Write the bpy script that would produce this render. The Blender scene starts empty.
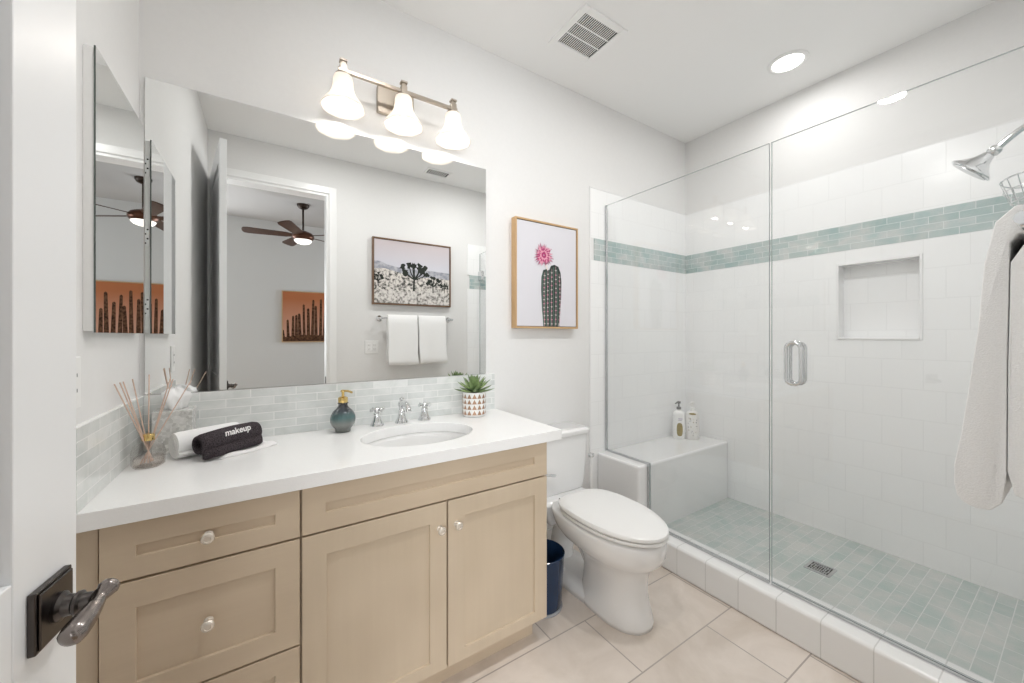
import bpy, bmesh, math, random
from mathutils import Vector, Matrix
R = math.radians
PI = math.pi
random.seed(7)
S = bpy.context.scene
COL = S.collection

# ------------------------------------------------------------ camera, world, exposure, big lights
cam_d = bpy.data.cameras.new('camera')
cam = bpy.data.objects.new('camera', cam_d)
COL.objects.link(cam)
cam.location = (0, 0, 1.249)
cam.rotation_euler = (R(90), 0, R(-32.94))
cam_d.sensor_width = 36
cam_d.lens = 379.0 / 1024 * 36
cam_d.shift_y = -5.94 / 1024
cam_d.clip_start = 0.02
S.camera = cam
S.view_settings.view_transform = 'Standard'
S.view_settings.look = 'None'
S.view_settings.exposure = 0.04
S.view_settings.gamma = 1
S.view_settings.use_curve_mapping = False
S.cycles.use_denoising = True
S.cycles.max_bounces = 16
S.cycles.diffuse_bounces = 8
S.cycles.glossy_bounces = 8
S.cycles.transmission_bounces = 8
S.cycles.transparent_max_bounces = 16
S.cycles.sample_clamp_indirect = 6
S.cycles.blur_glossy = 0.6
S.cycles.caustics_reflective = True
S.cycles.caustics_refractive = False

w = bpy.data.worlds.new('daylight')
S.world = w
w.use_nodes = True
w.node_tree.nodes['Background'].inputs[0].default_value = (0.78, 0.88, 1.0, 1)
w.node_tree.nodes['Background'].inputs[1].default_value = 2.0


def light(name, kind, loc, energy, color=(1, 1, 1), rot=(0, 0, 0), size=.1, size_y=None, shape=None, spread=None):
    d = bpy.data.lights.new(name, kind)
    d.energy = energy
    d.color = color
    if kind == 'AREA':
        d.size = size
        if shape:
            d.shape = shape
        if size_y:
            d.shape = 'RECTANGLE'
            d.size_y = size_y
        if spread:
            d.spread = spread
    else:
        d.shadow_soft_size = size
    o = bpy.data.objects.new(name, d)
    o.location = loc
    o.rotation_euler = rot
    COL.objects.link(o)
    return o


BED_CEIL = 2.85
# added area lamps as bedroom daylight; their windows are unseen and added too
light('added_bedroom_fill', 'AREA', (3.2, -1.6, 1.5), 34, (0.95, 0.98, 1.0), (0, R(90), 0), 1.3, 1.3)
light('added_bedroom_fill', 'AREA', (-1.2, -2.74, 1.5), 60, (0.95, 0.98, 1.0), (R(90), 0, 0), 1.2, 1.4)
# shower downlight, then added out-of-view lamps that even out the room's brightness
light('shower_downlight_lamp', 'AREA', (2.415, .928, 2.742), 2.8, (1, .99, .975), (0, 0, 0), .13, shape='DISK')
for _x, _e in ((.45, 8), (1.55, 10.5)):
    light('added_fill_lamp', 'AREA', (_x, .70, 2.742), _e, (1, .99, .975), (0, 0, 0), .13, shape='DISK')
BULB_W = 1.0
SHADE_EM = .18

# ------------------------------------------------------------ materials
def mat(name, col=(.8, .8, .8), rough=.5, metal=0, spec=.5, em=None, em_s=0, coat=0, trans=0, ior=1.45):
    m = bpy.data.materials.new(name)
    m.use_nodes = True
    b = m.node_tree.nodes['Principled BSDF']
    b.inputs['Base Color'].default_value = (*col, 1)
    b.inputs['Roughness'].default_value = rough
    b.inputs['Metallic'].default_value = metal
    b.inputs['Specular IOR Level'].default_value = spec
    b.inputs['Coat Weight'].default_value = coat
    b.inputs['Transmission Weight'].default_value = trans
    b.inputs['IOR'].default_value = ior
    if em:
        b.inputs['Emission Color'].default_value = (*em, 1)
        b.inputs['Emission Strength'].default_value = em_s
    return m


def N(m, t, **k):
    n = m.node_tree.nodes.new(t)
    for a, v in k.items():
        setattr(n, a, v)
    return n


def L(m, a, b):
    m.node_tree.links.new(a, b)


def P(m):
    return m.node_tree.nodes['Principled BSDF']


def coords(m, axes='xyz', off=(0, 0, 0)):
    """object coordinates with the axes re-ordered, offset"""
    tc = N(m, 'ShaderNodeTexCoord')
    sp = N(m, 'ShaderNodeSeparateXYZ')
    cb = N(m, 'ShaderNodeCombineXYZ')
    ad = N(m, 'ShaderNodeVectorMath', operation='ADD')
    ad.inputs[1].default_value = off
    L(m, tc.outputs['Object'], sp.inputs[0])
    for i, a in enumerate(axes):
        L(m, sp.outputs['XYZ'.index(a.upper())], cb.inputs[i])
    L(m, cb.outputs[0], ad.inputs[0])
    return ad.outputs[0]


def noise_col(m, c1, c2, scale=5, detail=4, vec=None, rough=.6, lo=.35, hi=.65, dist=0):
    n = N(m, 'ShaderNodeTexNoise')
    n.inputs['Scale'].default_value = scale
    n.inputs['Detail'].default_value = detail
    n.inputs['Roughness'].default_value = rough
    n.inputs['Distortion'].default_value = dist
    if vec is None:
        vec = coords(m)
    L(m, vec, n.inputs['Vector'])
    r = N(m, 'ShaderNodeValToRGB')
    r.color_ramp.elements[0].position = lo
    r.color_ramp.elements[0].color = (*c1, 1)
    r.color_ramp.elements[1].position = hi
    r.color_ramp.elements[1].color = (*c2, 1)
    L(m, n.outputs['Fac'], r.inputs[0])
    return r.outputs[0], n.outputs['Fac']


def bump(m, h, strength=.2, dist=.002):
    b = N(m, 'ShaderNodeBump')
    b.inputs['Strength'].default_value = strength
    b.inputs['Distance'].default_value = dist
    L(m, h, b.inputs['Height'])
    L(m, b.outputs[0], P(m).inputs['Normal'])


def mix(m, a, b, f, blend='MIX'):
    x = N(m, 'ShaderNodeMix', data_type='RGBA', blend_type=blend)
    if isinstance(f, (int, float)):
        x.inputs[0].default_value = f
    else:
        L(m, f, x.inputs[0])
    for i, v in ((6, a), (7, b)):
        if isinstance(v, tuple):
            x.inputs[i].default_value = (*v, 1)
        else:
            L(m, v, x.inputs[i])
    return x.outputs[2]


def tiles(name, axes, bw, bh, c1, c2, grout, off=(0, 0, 0), offset=.5, freq=2, mortar=.0015, rough=.15, vein=None,
          bstr=.35, spec=.5, bias=0.0):
    m = mat(name, c1, rough, spec=spec)
    v = coords(m, axes, off)
    br = N(m, 'ShaderNodeTexBrick', offset=offset, offset_frequency=freq, squash=1.0)
    L(m, v, br.inputs['Vector'])
    br.inputs['Color1'].default_value = (*c1, 1)
    br.inputs['Color2'].default_value = (*c2, 1)
    br.inputs['Mortar'].default_value = (*grout, 1)
    br.inputs['Scale'].default_value = 1
    br.inputs['Mortar Size'].default_value = mortar
    br.inputs['Mortar Smooth'].default_value = .15
    br.inputs['Bias'].default_value = bias
    br.inputs['Brick Width'].default_value = bw
    br.inputs['Row Height'].default_value = bh
    col = br.outputs['Color']
    if vein:
        va, vb, sc, amt = vein
        c, f = noise_col(m, va, vb, sc, 5, v, dist=.6)
        vc = mix(m, col, c, amt, 'MULTIPLY')
        col = mix(m, vc, grout, br.outputs['Fac'])
    L(m, col, P(m).inputs['Base Color'])
    inv = N(m, 'ShaderNodeMath', operation='SUBTRACT')
    inv.inputs[0].default_value = 1
    L(m, br.outputs['Fac'], inv.inputs[1])
    bump(m, inv.outputs[0], bstr, .002)
    return m


WALL = mat('wall_paint', (.80, .795, .785), .6, spec=.3)
_c, _f = noise_col(WALL, (.765, .762, .755), (.775, .772, .765), 60, 3)
L(WALL, _c, P(WALL).inputs['Base Color'])
bump(WALL, _f, .06, .001)
CEIL = mat('ceiling_paint', (.90, .90, .895), .7, spec=.2)
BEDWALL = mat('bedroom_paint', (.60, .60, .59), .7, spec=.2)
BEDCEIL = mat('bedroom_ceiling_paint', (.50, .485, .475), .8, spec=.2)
TRIM = mat('white_trim_paint', (.86, .86, .855), .3)
DOORP = mat('white_door_paint', (.84, .85, .86), .28)
FLOOR = tiles('beige_floor_tile', 'xyz', .61, .305, (.75, .68, .62), (.70, .63, .57), (.42, .37, .33),
              off=(.05, 0, 0), offset=.311, freq=2, mortar=.0028, rough=.28,
              vein=((.87, .85, .82), (1.05, 1.05, 1.05), 4.0, 1.0), bstr=.25)
TW = (.90, .905, .905)
TILE_YZ = tiles('white_tile_side', 'yzx', .152, .152, TW, (.885, .89, .892), (.82, .825, .825), off=(-.017, -.0632 + .152, 0), rough=.2, mortar=.0015, bstr=.22)
TILE_XZ = tiles('white_tile_back', 'xzy', .152, .152, TW, (.885, .89, .892), (.82, .825, .825), off=(.02, -.0632 + .152, 0), rough=.2, mortar=.0015, bstr=.22)
CURBT = tiles('white_curb_tile', 'yzx', .152, .30, (.86, .86, .855), (.85, .85, .845), (.68, .68, .67), off=(.03, .02, 0), rough=.12, mortar=.0018, bstr=.5, offset=0)
AQ1, AQ2 = (.39, .465, .46), (.53, .565, .56)
GLASST_YZ = tiles('aqua_glass_tile_side', 'yzx', .10, .0356, AQ1, AQ2, (.72, .76, .75), off=(-.005, -1.7315 + .0356 * 60, 0), rough=.06, mortar=.0014, vein=((.75, .9, .9), (1.15, 1.1, 1.08), 9, .9), spec=.9, bstr=.6)
GLASST_XZ = tiles('aqua_glass_tile_back', 'xzy', .10, .0356, AQ1, AQ2, (.72, .76, .75), off=(.03, -1.7315 + .0356 * 60, 0), rough=.06, mortar=.0014, vein=((.75, .9, .9), (1.15, 1.1, 1.08), 9, .9), spec=.9, bstr=.6)
SHFLOOR = tiles('aqua_floor_tile', 'xyz', .104, .052, (.50, .545, .53), (.58, .60, .585), (.70, .72, .705), off=(0, .021, 0), rough=.15, mortar=.0016, vein=((.80, .90, .89), (1.08, 1.04, 1.03), 7, .9), bstr=.5)
MARB = ((.90, .92, .91), (1.06, 1.06, 1.06), 14, .9)
SPL_B = tiles('marble_brick_back', 'xzy', .15, .0313, (.80, .81, .80), (.66, .68, .67), (.88, .88, .87), off=(.05, -.858 + .0313 * 40, 0), rough=.15, mortar=.0014, vein=MARB)
SPL_L = tiles('marble_brick_left', 'yzx', .15, .0313, (.80, .81, .80), (.66, .68, .67), (.88, .88, .87), off=(.0, -.858 + .0313 * 40, 0), rough=.15, mortar=.0014, vein=MARB)
QUARTZ = mat('white_quartz', (.86, .86, .855), .18)
_c, _f = noise_col(QUARTZ, (.89, .89, .885), (.91, .91, .905), 250, 2)
L(QUARTZ, _c, P(QUARTZ).inputs['Base Color'])
PORC = mat('white_porcelain', (.86, .86, .86), .07, coat=.5)
PORC2 = mat('sink_porcelain', (.83, .83, .825), .1, coat=.4)


def wood(name, c1, c2, vertical=True, rough=.4):
    m = mat(name, c1, rough, spec=.35)
    v = coords(m)
    mp = N(m, 'ShaderNodeVectorMath', operation='MULTIPLY')
    mp.inputs[1].default_value = (34, 34, 1.6) if vertical else (1.6, 34, 34)
    L(m, v, mp.inputs[0])
    c, f = noise_col(m, c1, c2, 1.0, 5, mp.outputs[0], lo=.25, hi=.75, dist=.3)
    c2_, f2 = noise_col(m, (.93, .92, .90), (1.05, 1.05, 1.05), 2.2, 2, v)
    L(m, mix(m, c, c2_, 1.0, 'MULTIPLY'), P(m).inputs['Base Color'])
    bump(m, f, .05, .001)
    return m


CABV = wood('taupe_maple_upright', (.60, .495, .375), (.63, .525, .40))
CABH = wood('taupe_maple_level', (.585, .475, .355), (.62, .51, .385), False)
OAK = wood('light_oak', (.50, .32, .16), (.62, .42, .23))
WALNUT = wood('walnut', (.13, .075, .045), (.20, .12, .075))
CHROME = mat('chrome', (.75, .76, .77), .08, 1)
CHROMED = mat('chrome_channel', (.55, .56, .57), .22, 1)
NICKEL = mat('brushed_nickel', (.52, .46, .39), .28, 1)
PEWTER = mat('aged_pewter', (.10, .09, .085), .28, 1)
PEWTERL = mat('polished_pewter_lever', (.26, .23, .215), .22, 1)
KNOB = mat('pale_nickel_knob', (.80, .74, .66), .25, .6)
GOLD = mat('brass', (.75, .55, .22), .25, 1)
COPPER = mat('copper_foil', (.42, .26, .17), .35, .6)
WHITE = mat('white_plastic', (.85, .85, .84), .3)
WHITEC = mat('white_ceramic_matte', (.84, .83, .81), .45)
DARK = mat('dark_void', (.03, .03, .03), .8)
BRONZE = mat('dark_bronze', (.035, .022, .016), .35, .5)
BLADE = wood('dark_walnut_blade', (.045, .022, .014), (.08, .04, .025))
TERRY = mat('white_terry', (.83, .82, .80), .95, spec=.1)
_c, _f = noise_col(TERRY, (.86, .86, .855), (.90, .90, .895), 500, 3)
L(TERRY, _c, P(TERRY).inputs['Base Color'])
bump(TERRY, _f, .5, .002)
TERRYD = mat('charcoal_terry', (.045, .038, .042), .95, spec=.1)
_c, _f = noise_col(TERRYD, (.022, .017, .020), (.10, .085, .092), 420, 3)
L(TERRYD, _c, P(TERRYD).inputs['Base Color'])
bump(TERRYD, _f, .9, .003)
LINEN = mat('white_linen', (.84, .83, .83), .85, spec=.1)
LEAF = mat('succulent_leaf', (.09, .17, .06), .4)
_c, _f = noise_col(LEAF, (.09, .15, .06), (.30, .40, .17), 22, 3)
L(LEAF, _c, P(LEAF).inputs['Base Color'])
SOIL = mat('potting_soil', (.05, .035, .025), .9)
REED = mat('rattan_reed', (.64, .47, .38), .6)
TISSUE = mat('tissue_paper', (.88, .88, .88), .9, spec=.1)
NAVY = mat('navy_plastic', (.014, .035, .085), .15, trans=.0)
LINER = mat('grey_clear_rim', (.35, .36, .38), .2)

MIRROR = mat('silvered_mirror', (.90, .91, .905), .0, 1)
MIRROR_EDGE = mat('mirror_edge', (.10, .12, .11), .2)


def glass_mat(name, tint=(.955, .965, .965), ior=1.5, rough=0.0):
    m = bpy.data.materials.new(name)
    m.use_nodes = True
    nt = m.node_tree
    nt.nodes.remove(nt.nodes['Principled BSDF'])
    out = nt.nodes['Material Output']
    tr = N(m, 'ShaderNodeBsdfTransparent')
    tr.inputs[0].default_value = (*tint, 1)
    gl = N(m, 'ShaderNodeBsdfGlossy')
    gl.inputs['Roughness'].default_value = rough
    lw = N(m, 'ShaderNodeLayerWeight')
    lw.inputs[0].default_value = .5
    pw = N(m, 'ShaderNodeMath', operation='POWER')
    pw.inputs[1].default_value = 5
    L(m, lw.outputs['Facing'], pw.inputs[0])
    f0 = ((ior - 1) / (ior + 1)) ** 2
    fr = N(m, 'ShaderNodeMath', operation='MULTIPLY_ADD')
    fr.inputs[1].default_value = 1 - f0
    fr.inputs[2].default_value = f0
    L(m, pw.outputs[0], fr.inputs[0])
    mx = N(m, 'ShaderNodeMixShader')
    L(m, fr.outputs[0], mx.inputs[0])
    L(m, tr.outputs[0], mx.inputs[1])
    L(m, gl.outputs[0], mx.inputs[2])
    L(m, mx.outputs[0], out.inputs[0])
    return m


GLASS = glass_mat('clear_glass', (.992, .995, .995))
GLASSB = glass_mat('diffuser_glass', (.90, .89, .88), 1.9)
WATER = glass_mat('diffuser_oil', (.97, .94, .92), 1.35)
GEDGE = mat('glass_polished_edge', (.50, .54, .54), .12, .3)

SHADE = bpy.data.materials.new('frosted_glass_shade')
SHADE.use_nodes = True
_b = P(SHADE)
_b.inputs['Base Color'].default_value = (.9, .88, .85, 1)
_b.inputs['Roughness'].default_value = .35
_b.inputs['Emission Color'].default_value = (1, .94, .86, 1)
_b.inputs['Emission Strength'].default_value = SHADE_EM
_t = N(SHADE, 'ShaderNodeBsdfTranslucent')
_t.inputs[0].default_value = (1, .96, .9, 1)
_mx = N(SHADE, 'ShaderNodeMixShader')
_mx.inputs[0].default_value = .5
L(SHADE, _b.outputs[0], _mx.inputs[1])
L(SHADE, _t.outputs[0], _mx.inputs[2])
L(SHADE, _mx.outputs[0], SHADE.node_tree.nodes['Material Output'].inputs[0])
LAMP = mat('lamp_lens', (1, 1, 1), .5, em=(1, .98, .95), em_s=4)
BULB = mat('glowing_bulb', (1, 1, 1), .5, em=(1, .95, .88), em_s=1.0)
FANLAMP = mat('fan_lamp_glass', (1, 1, 1), .5, em=(1, .92, .82), em_s=1.0)

# ------------------------------------------------------------ geometry helpers
def nb():
    return bmesh.new()


def box(bm, x0, x1, y0, y1, z0, z1):
    v = [bm.verts.new(p) for p in ((x0, y0, z0), (x1, y0, z0), (x1, y1, z0), (x0, y1, z0), (x0, y0, z1), (x1, y0, z1), (x1, y1, z1), (x0, y1, z1))]
    f = []
    for q in ((3, 2, 1, 0), (4, 5, 6, 7), (0, 1, 5, 4), (1, 2, 6, 5), (2, 3, 7, 6), (3, 0, 4, 7)):
        f.append(bm.faces.new([v[i] for i in q]))
    return f


def prism(bm, pts, lo, hi, axis='z'):
    """extrude a 2-D polygon between lo and hi along axis; pts in the two other axes in x,y,z order"""
    def P3(p, h):
        if axis == 'z':
            return (p[0], p[1], h)
        if axis == 'y':
            return (p[0], h, p[1])
        return (h, p[0], p[1])
    a = [bm.verts.new(P3(p, lo)) for p in pts]
    b = [bm.verts.new(P3(p, hi)) for p in pts]
    n = len(pts)
    bm.faces.new(a[::-1])
    bm.faces.new(b)
    for i in range(n):
        j = (i + 1) % n
        bm.faces.new((a[i], a[j], b[j], b[i]))


def frame_of(d):
    d = Vector(d).normalized()
    a = Vector((0, 0, 1)) if abs(d.z) < .9 else Vector((1, 0, 0))
    u = d.cross(a).normalized()
    v = d.cross(u).normalized()
    return u, v, d


def lathe(bm, prof, org=(0, 0, 0), axis=(0, 0, 1), seg=32, sx=1, sy=1, lobes=0, lobe_amt=None, cap=True):
    """profile of (r, h) about an axis; rings closed by end caps"""
    if tuple(axis) == (0, 0, 1):
        u, v, d = Vector((1, 0, 0)), Vector((0, 1, 0)), Vector((0, 0, 1))
    else:
        u, v, d = frame_of(axis)
    o = Vector(org)
    rings = []
    for k, (r, h) in enumerate(prof):
        ring = []
        for i in range(seg):
            t = 2 * PI * i / seg
            rr = r
            if lobes and lobe_amt:
                rr = r * (1 + lobe_amt[k] * math.cos(lobes * t))
            ring.append(bm.verts.new(o + u * (rr * sx * math.cos(t)) + v * (rr * sy * math.sin(t)) + d * h))
        rings.append(ring)
    for a, b in zip(rings, rings[1:]):
        for i in range(seg):
            j = (i + 1) % seg
            bm.faces.new((a[i], a[j], b[j], b[i]))
    if cap:
        for r_, rv in ((rings[0], True), (rings[-1], False)):
            try:
                bm.faces.new(r_[::-1] if rv else r_)
            except ValueError:
                pass
    return rings


def tube(bm, pts, r, seg=10, cap=True, closed=False):
    pts = [Vector(p) for p in pts]
    n = len(pts)
    rs = r if isinstance(r, (list, tuple)) else [r] * n
    rings = []
    up = None
    for i, p in enumerate(pts):
        if closed:
            d = (pts[(i + 1) % n] - pts[i - 1]).normalized()
        else:
            d = (pts[min(i + 1, n - 1)] - pts[max(i - 1, 0)]).normalized()
        if up is None:
            u, v, _ = frame_of(d)
        else:
            u = (up - d * up.dot(d))
            u = u.normalized() if u.length > 1e-6 else frame_of(d)[0]
            v = d.cross(u).normalized()
        up = u
        rings.append([bm.verts.new(p + u * (rs[i] * math.cos(2 * PI * k / seg)) + v * (rs[i] * math.sin(2 * PI * k / seg))) for k in range(seg)])
    pr = list(zip(rings, rings[1:]))
    if closed:
        pr.append((rings[-1], rings[0]))
    for a, b in pr:
        for k in range(seg):
            j = (k + 1) % seg
            bm.faces.new((a[k], a[j], b[j], b[k]))
    if cap and not closed:
        bm.faces.new(rings[0][::-1])
        bm.faces.new(rings[-1])


def smooth_pts(pts, n=6):
    pts = [Vector(p) for p in pts]
    out = []
    for i in range(len(pts) - 1):
        p0 = pts[max(i - 1, 0)]
        p1, p2 = pts[i], pts[i + 1]
        p3 = pts[min(i + 2, len(pts) - 1)]
        for k in range(n):
            t = k / n
            out.append(.5 * ((2 * p1) + (p2 - p0) * t + (2 * p0 - 5 * p1 + 4 * p2 - p3) * t * t + (3 * p1 - p0 - 3 * p2 + p3) * t ** 3))
    out.append(pts[-1])
    return out


def wloc(o):
    v = Vector((0, 0, 0))
    while o:
        v += o.location
        o = o.parent
    return v


def obj(name, bm, m, parent=None, smooth=False, bevel=0, seg=2, origin=None):
    """link a bmesh given in world coordinates as ONE object (children keep world placement)"""
    bmesh.ops.recalc_face_normals(bm, faces=bm.faces)
    me = bpy.data.meshes.new(name)
    base = wloc(parent) if parent else Vector(origin or (0, 0, 0))
    for v in bm.verts:
        v.co -= base
    bm.to_mesh(me)
    bm.free()
    for x in (m if isinstance(m, (list, tuple)) else [m]):
        me.materials.append(x)
    o = bpy.data.objects.new(name, me)
    if parent:
        o.parent = parent
    else:
        o.location = base
    COL.objects.link(o)
    if smooth:
        for p in me.polygons:
            p.use_smooth = True
        if smooth != 'all':
            me.set_sharp_from_angle(angle=R(38))
    if bevel:
        b = o.modifiers.new('bevel', 'BEVEL')
        b.width = bevel
        b.segments = seg
        b.limit_method = 'ANGLE'
        b.angle_limit = R(50)
    return o


def tag(o, label, cat, group=None):
    o['label'] = label
    o['category'] = cat
    if group:
        o['group'] = group
    return o


def thing(name, label, cat, loc, group=None):
    o = bpy.data.objects.new(name, None)
    o.empty_display_size = .05
    COL.objects.link(o)
    o.location = loc
    return tag(o, label, cat, group)


def struct(o, label=None):
    o['kind'] = 'structure'
    if label:
        o['label'] = label
    return o


def copy_tree(o, loc, label, parent=None):
    c = o.copy()
    COL.objects.link(c)
    c.location = loc
    c['label'] = label
    for ch in list(o.children):
        d = ch.copy()
        COL.objects.link(d)
        d.parent = c
        for g in list(ch.children):
            e = g.copy()
            COL.objects.link(e)
            e.parent = d
    return c


def sbox(name, b, m, label=None, bevel=0):
    bm = nb()
    box(bm, *b)
    return struct(obj(name, bm, m, bevel=bevel), label)


# ------------------------------------------------------------ room shell
XL, XR, D, YF, ZC = -.36, 2.76, 1.7575, -.03, 2.758
GX, GZT = 1.869, 2.0996
TK = .12
DX0, DX1, DZ = -.315, .441, 2.44           # doorway opening
sbox('floor', (XL - .1, 1.80, YF - TK, D + .1, -.06, 0), FLOOR, 'beige stone-look floor tiles')
sbox('ceiling', (XL - .1, XR + .1, YF - .005, D + .1, ZC, ZC + .08), CEIL)
sbox('wall_back', (XL - .1, XR + .1, D, D + .1, -.06, ZC + .02), WALL)
sbox('wall_left', (XL - .1, XL, YF - TK, D, -.06, ZC + .02), WALL)
# right wall with the niche hole, tile face on the room side
NY0, NY1, NZ0, NZ1 = .474, .819, 1.226, 1.66
bm = nb()
box(bm, XR + .011, XR + .11, NY1, D, -.06, ZC + .02)
box(bm, XR + .011, XR + .11, YF - TK, NY0, -.06, ZC + .02)
box(bm, XR + .011, XR + .11, NY0, NY1, -.06, NZ0)
box(bm, XR + .011, XR + .11, NY0, NY1, NZ1, ZC + .02)
box(bm, XR + .09, XR + .11, NY0, NY1, NZ0, NZ1)
struct(obj('wall_right', bm, WALL))
# wall with the doorway (behind the camera)
bm = nb()
box(bm, XL - .1, DX0, YF - TK, YF, -.06, ZC + .02)
box(bm, DX1, XR + .1, YF - TK, YF, -.06, ZC + .02)
box(bm, DX0, DX1, YF - TK, YF, DZ, ZC + .02)
struct(obj('wall_front', bm, WALL))
# doorway jamb lining and casing
bm = nb()
box(bm, DX1 - .018, DX1, YF - TK - .004, YF + .004, 0, DZ)
box(bm, DX0, DX0 + .018, YF - TK - .004, YF + .004, 0, DZ)
box(bm, DX0 + .018, DX1 - .018, YF - TK - .004, YF + .004, DZ - .018, DZ)
box(bm, DX1, DX1 + .060, YF, YF + .008, 0, DZ + .060)
box(bm, DX0, DX1, YF, YF + .008, DZ, DZ + .060)
box(bm, DX1 + .004, DX1 + .016, YF + .008, YF + .014, 0, DZ + .016)
box(bm, DX0, DX1 + .004, YF + .008, YF + .014, DZ + .004, DZ + .016)
struct(obj('trim_1', bm, TRIM, bevel=.002), 'white doorway casing')
bm = nb()
box(bm, DX1 - .022, DX1 - .0175, YF - .045, YF - .012, .84, .90)
o = obj('strike_plate', bm, PEWTER)
tag(o, 'small dark metal strike plate on the right-hand jamb of the doorway seen in the mirror', 'strike plate')
sbox('baseboard_front', (DX1 + .076, 1.72, YF, YF + .013, 0, .11), TRIM, bevel=.002)
sbox('baseboard_back', (.97, 1.72, D - .013, D, 0, .11), TRIM, bevel=.002)

# ------------------------------------------------------------ shower enclosure
TZ, B0, B1 = 2.192, 1.7315, 1.874
tx = 1.735
bm = nb()
box(bm, tx, XR, D - .004, D, 0, B0)
box(bm, tx, XR, D - .004, D, B1, TZ)
struct(obj('wall_tile_back', bm, TILE_XZ), 'white square wall tile on the vanity-side wall of the shower')
bm = nb()
box(bm, tx - .012, tx, D - .006, D, 0, TZ + .008)
box(bm, tx, XR - .001, D - .006, D, TZ, TZ + .008)
struct(obj('trim_2', bm, PORC, bevel=.003), 'white bullnose tile edge')
sbox('trim_3', (tx + .03, XR, D - .005, D, B0, B1), GLASST_XZ, 'aqua glass mosaic band')
bm = nb()
for (z0, z1) in ((0, NZ0), (NZ1, B0), (B1, TZ)):
    box(bm, XR, XR + .011, YF, D, z0, z1)
box(bm, XR, XR + .011, YF, NY0, NZ0, NZ1)
box(bm, XR, XR + .011, NY1, D, NZ0, NZ1)
box(bm, XR + .082, XR + .09, NY0, NY1, NZ0, NZ1)
struct(obj('wall_tile_right', bm, TILE_YZ), 'white square wall tile on the long shower wall')
sbox('trim_4', (XR - .0015, XR + .011, YF, D, B0, B1), GLASST_YZ, 'aqua glass mosaic band')
sbox('trim_5', (XR, XR + .011, YF, D - .012, TZ, TZ + .008), PORC, bevel=.002)
sbox('wall_paint_right', (XR + .0005, XR + .011, YF, D, TZ + .008, ZC), WALL)
# niche lining and frame
bm = nb()
t = .012
box(bm, XR - .004, XR + .082, NY0, NY0 + t, NZ0, NZ1)
box(bm, XR - .004, XR + .082, NY1 - t, NY1, NZ0, NZ1)
box(bm, XR - .006, XR + .082, NY0 + t, NY1 - t, NZ0, NZ0 + t)
box(bm, XR - .004, XR + .082, NY0 + t, NY1 - t, NZ1 - t, NZ1)
struct(obj('trim_6', bm, PORC, bevel=.003), 'white tiled shelf niche in the shower wall')
bm = nb()
box(bm, tx, XR, YF, YF + .010, 0, B0)
box(bm, tx, XR, YF, YF + .010, B1, TZ)
struct(obj('wall_tile_front', bm, TILE_XZ), 'white square wall tile behind the shower head')
sbox('trim_7', (tx + .03, XR, YF, YF + .0105, B0, B1), GLASST_XZ, 'aqua glass mosaic band')
BY, BZ, CX, CZ_ = 1.4336, .4964, 1.7886, .1524
sbox('floor_shower', (1.80, XR + .02, YF - .01, D + .01, -.06, .097), SHFLOOR, 'aqua glass mosaic shower floor')
bm = nb()
box(bm, CX, CX + .150, YF + .0102, BY, -.001, CZ_)
struct(obj('trim_8', bm, CURBT, bevel=.014, seg=4), 'white tiled shower curb')
bm = nb()
box(bm, CX, XR - .001, BY - .008, D - .0045, .0, BZ)
struct(obj('trim_9', bm, PORC, bevel=.014, seg=4), 'white tiled shower bench')

# glass enclosure
th = .010
g = thing('shower_glass_panel', 'fixed frameless clear glass shower panel notched over the white bench', 'glass panel', (GX, 1.1, CZ_))
prof = [(D - .007, BZ + .006), (1.422, BZ + .006), (1.422, CZ_ + .006), (.788, CZ_ + .006), (.788, GZT), (D - .007, GZT)]


def pane(bm, prof):
    prism(bm, prof, GX - th / 2, GX + th / 2, 'x')
    bm.faces.ensure_lookup_table()
    for f in bm.faces:
        f.normal_update()
        f.material_index = 0 if abs(f.normal.x) > .9 else 1


bm = nb()
pane(bm, prof)
obj('glass', bm, [GLASS, GEDGE], g)
bm = nb()
box(bm, GX - .009, GX + .009, D - .014, D - .0055, BZ + .001, GZT)
box(bm, GX - .009, GX + .009, 1.424, D - .014, BZ + .001, BZ + .010)
box(bm, GX - .009, GX + .009, 1.412, BY - .0095, CZ_ + .001, BZ + .010)
box(bm, GX - .009, GX + .009, .788, 1.412, CZ_ + .001, CZ_ + .010)
obj('metal_channel', bm, CHROMED, g)
g = thing('shower_door', 'hinged frameless clear glass shower door with an oval pull handle', 'glass door', (GX, .4, CZ_))
bm = nb()
pane(bm, [(.779, CZ_ + .014), (.0, CZ_ + .014), (.0, GZT), (.779, GZT)])
obj('glass', bm, [GLASS, GEDGE], g)
for zc in (.42, 1.87):
    bm = nb()
    box(bm, GX - .014, GX + .014, YF + .012, .062, zc - .045, zc + .045)
    obj('hinge', bm, CHROME, g, bevel=.003)
bm = nb()
box(bm, GX - .007, GX + .007, .0, .778, CZ_ + .002, CZ_ + .013)
obj('bottom_sweep', bm, CHROMED, g)
for s in (-1, 1):
    bm = nb()
    pts = []
    cy, hz, hw = .690, .0865, .0265
    rr = .024
    for (y_, z_, a0) in ((cy + hw - rr, 1.1315 + hz - rr, 0), (cy - hw + rr, 1.1315 + hz - rr, 90), (cy - hw + rr, 1.1315 - hz + rr, 180), (cy + hw - rr, 1.1315 - hz + rr, 270)):
        for k in range(7):
            a = R(a0 + 15 * k)
            pts.append((GX + s * .022, y_ + rr * math.cos(a), z_ + rr * math.sin(a)))
    tube(bm, pts, .0075, 12, closed=True)
    for z_ in (1.1315 + hz, 1.1315 - hz):
        tube(bm, [(GX + s * .005, cy, z_ * 1), (GX + s * .022, cy, z_)], .0065, 12)
    obj('pull_handle', bm, CHROME, g, smooth=True)
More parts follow.
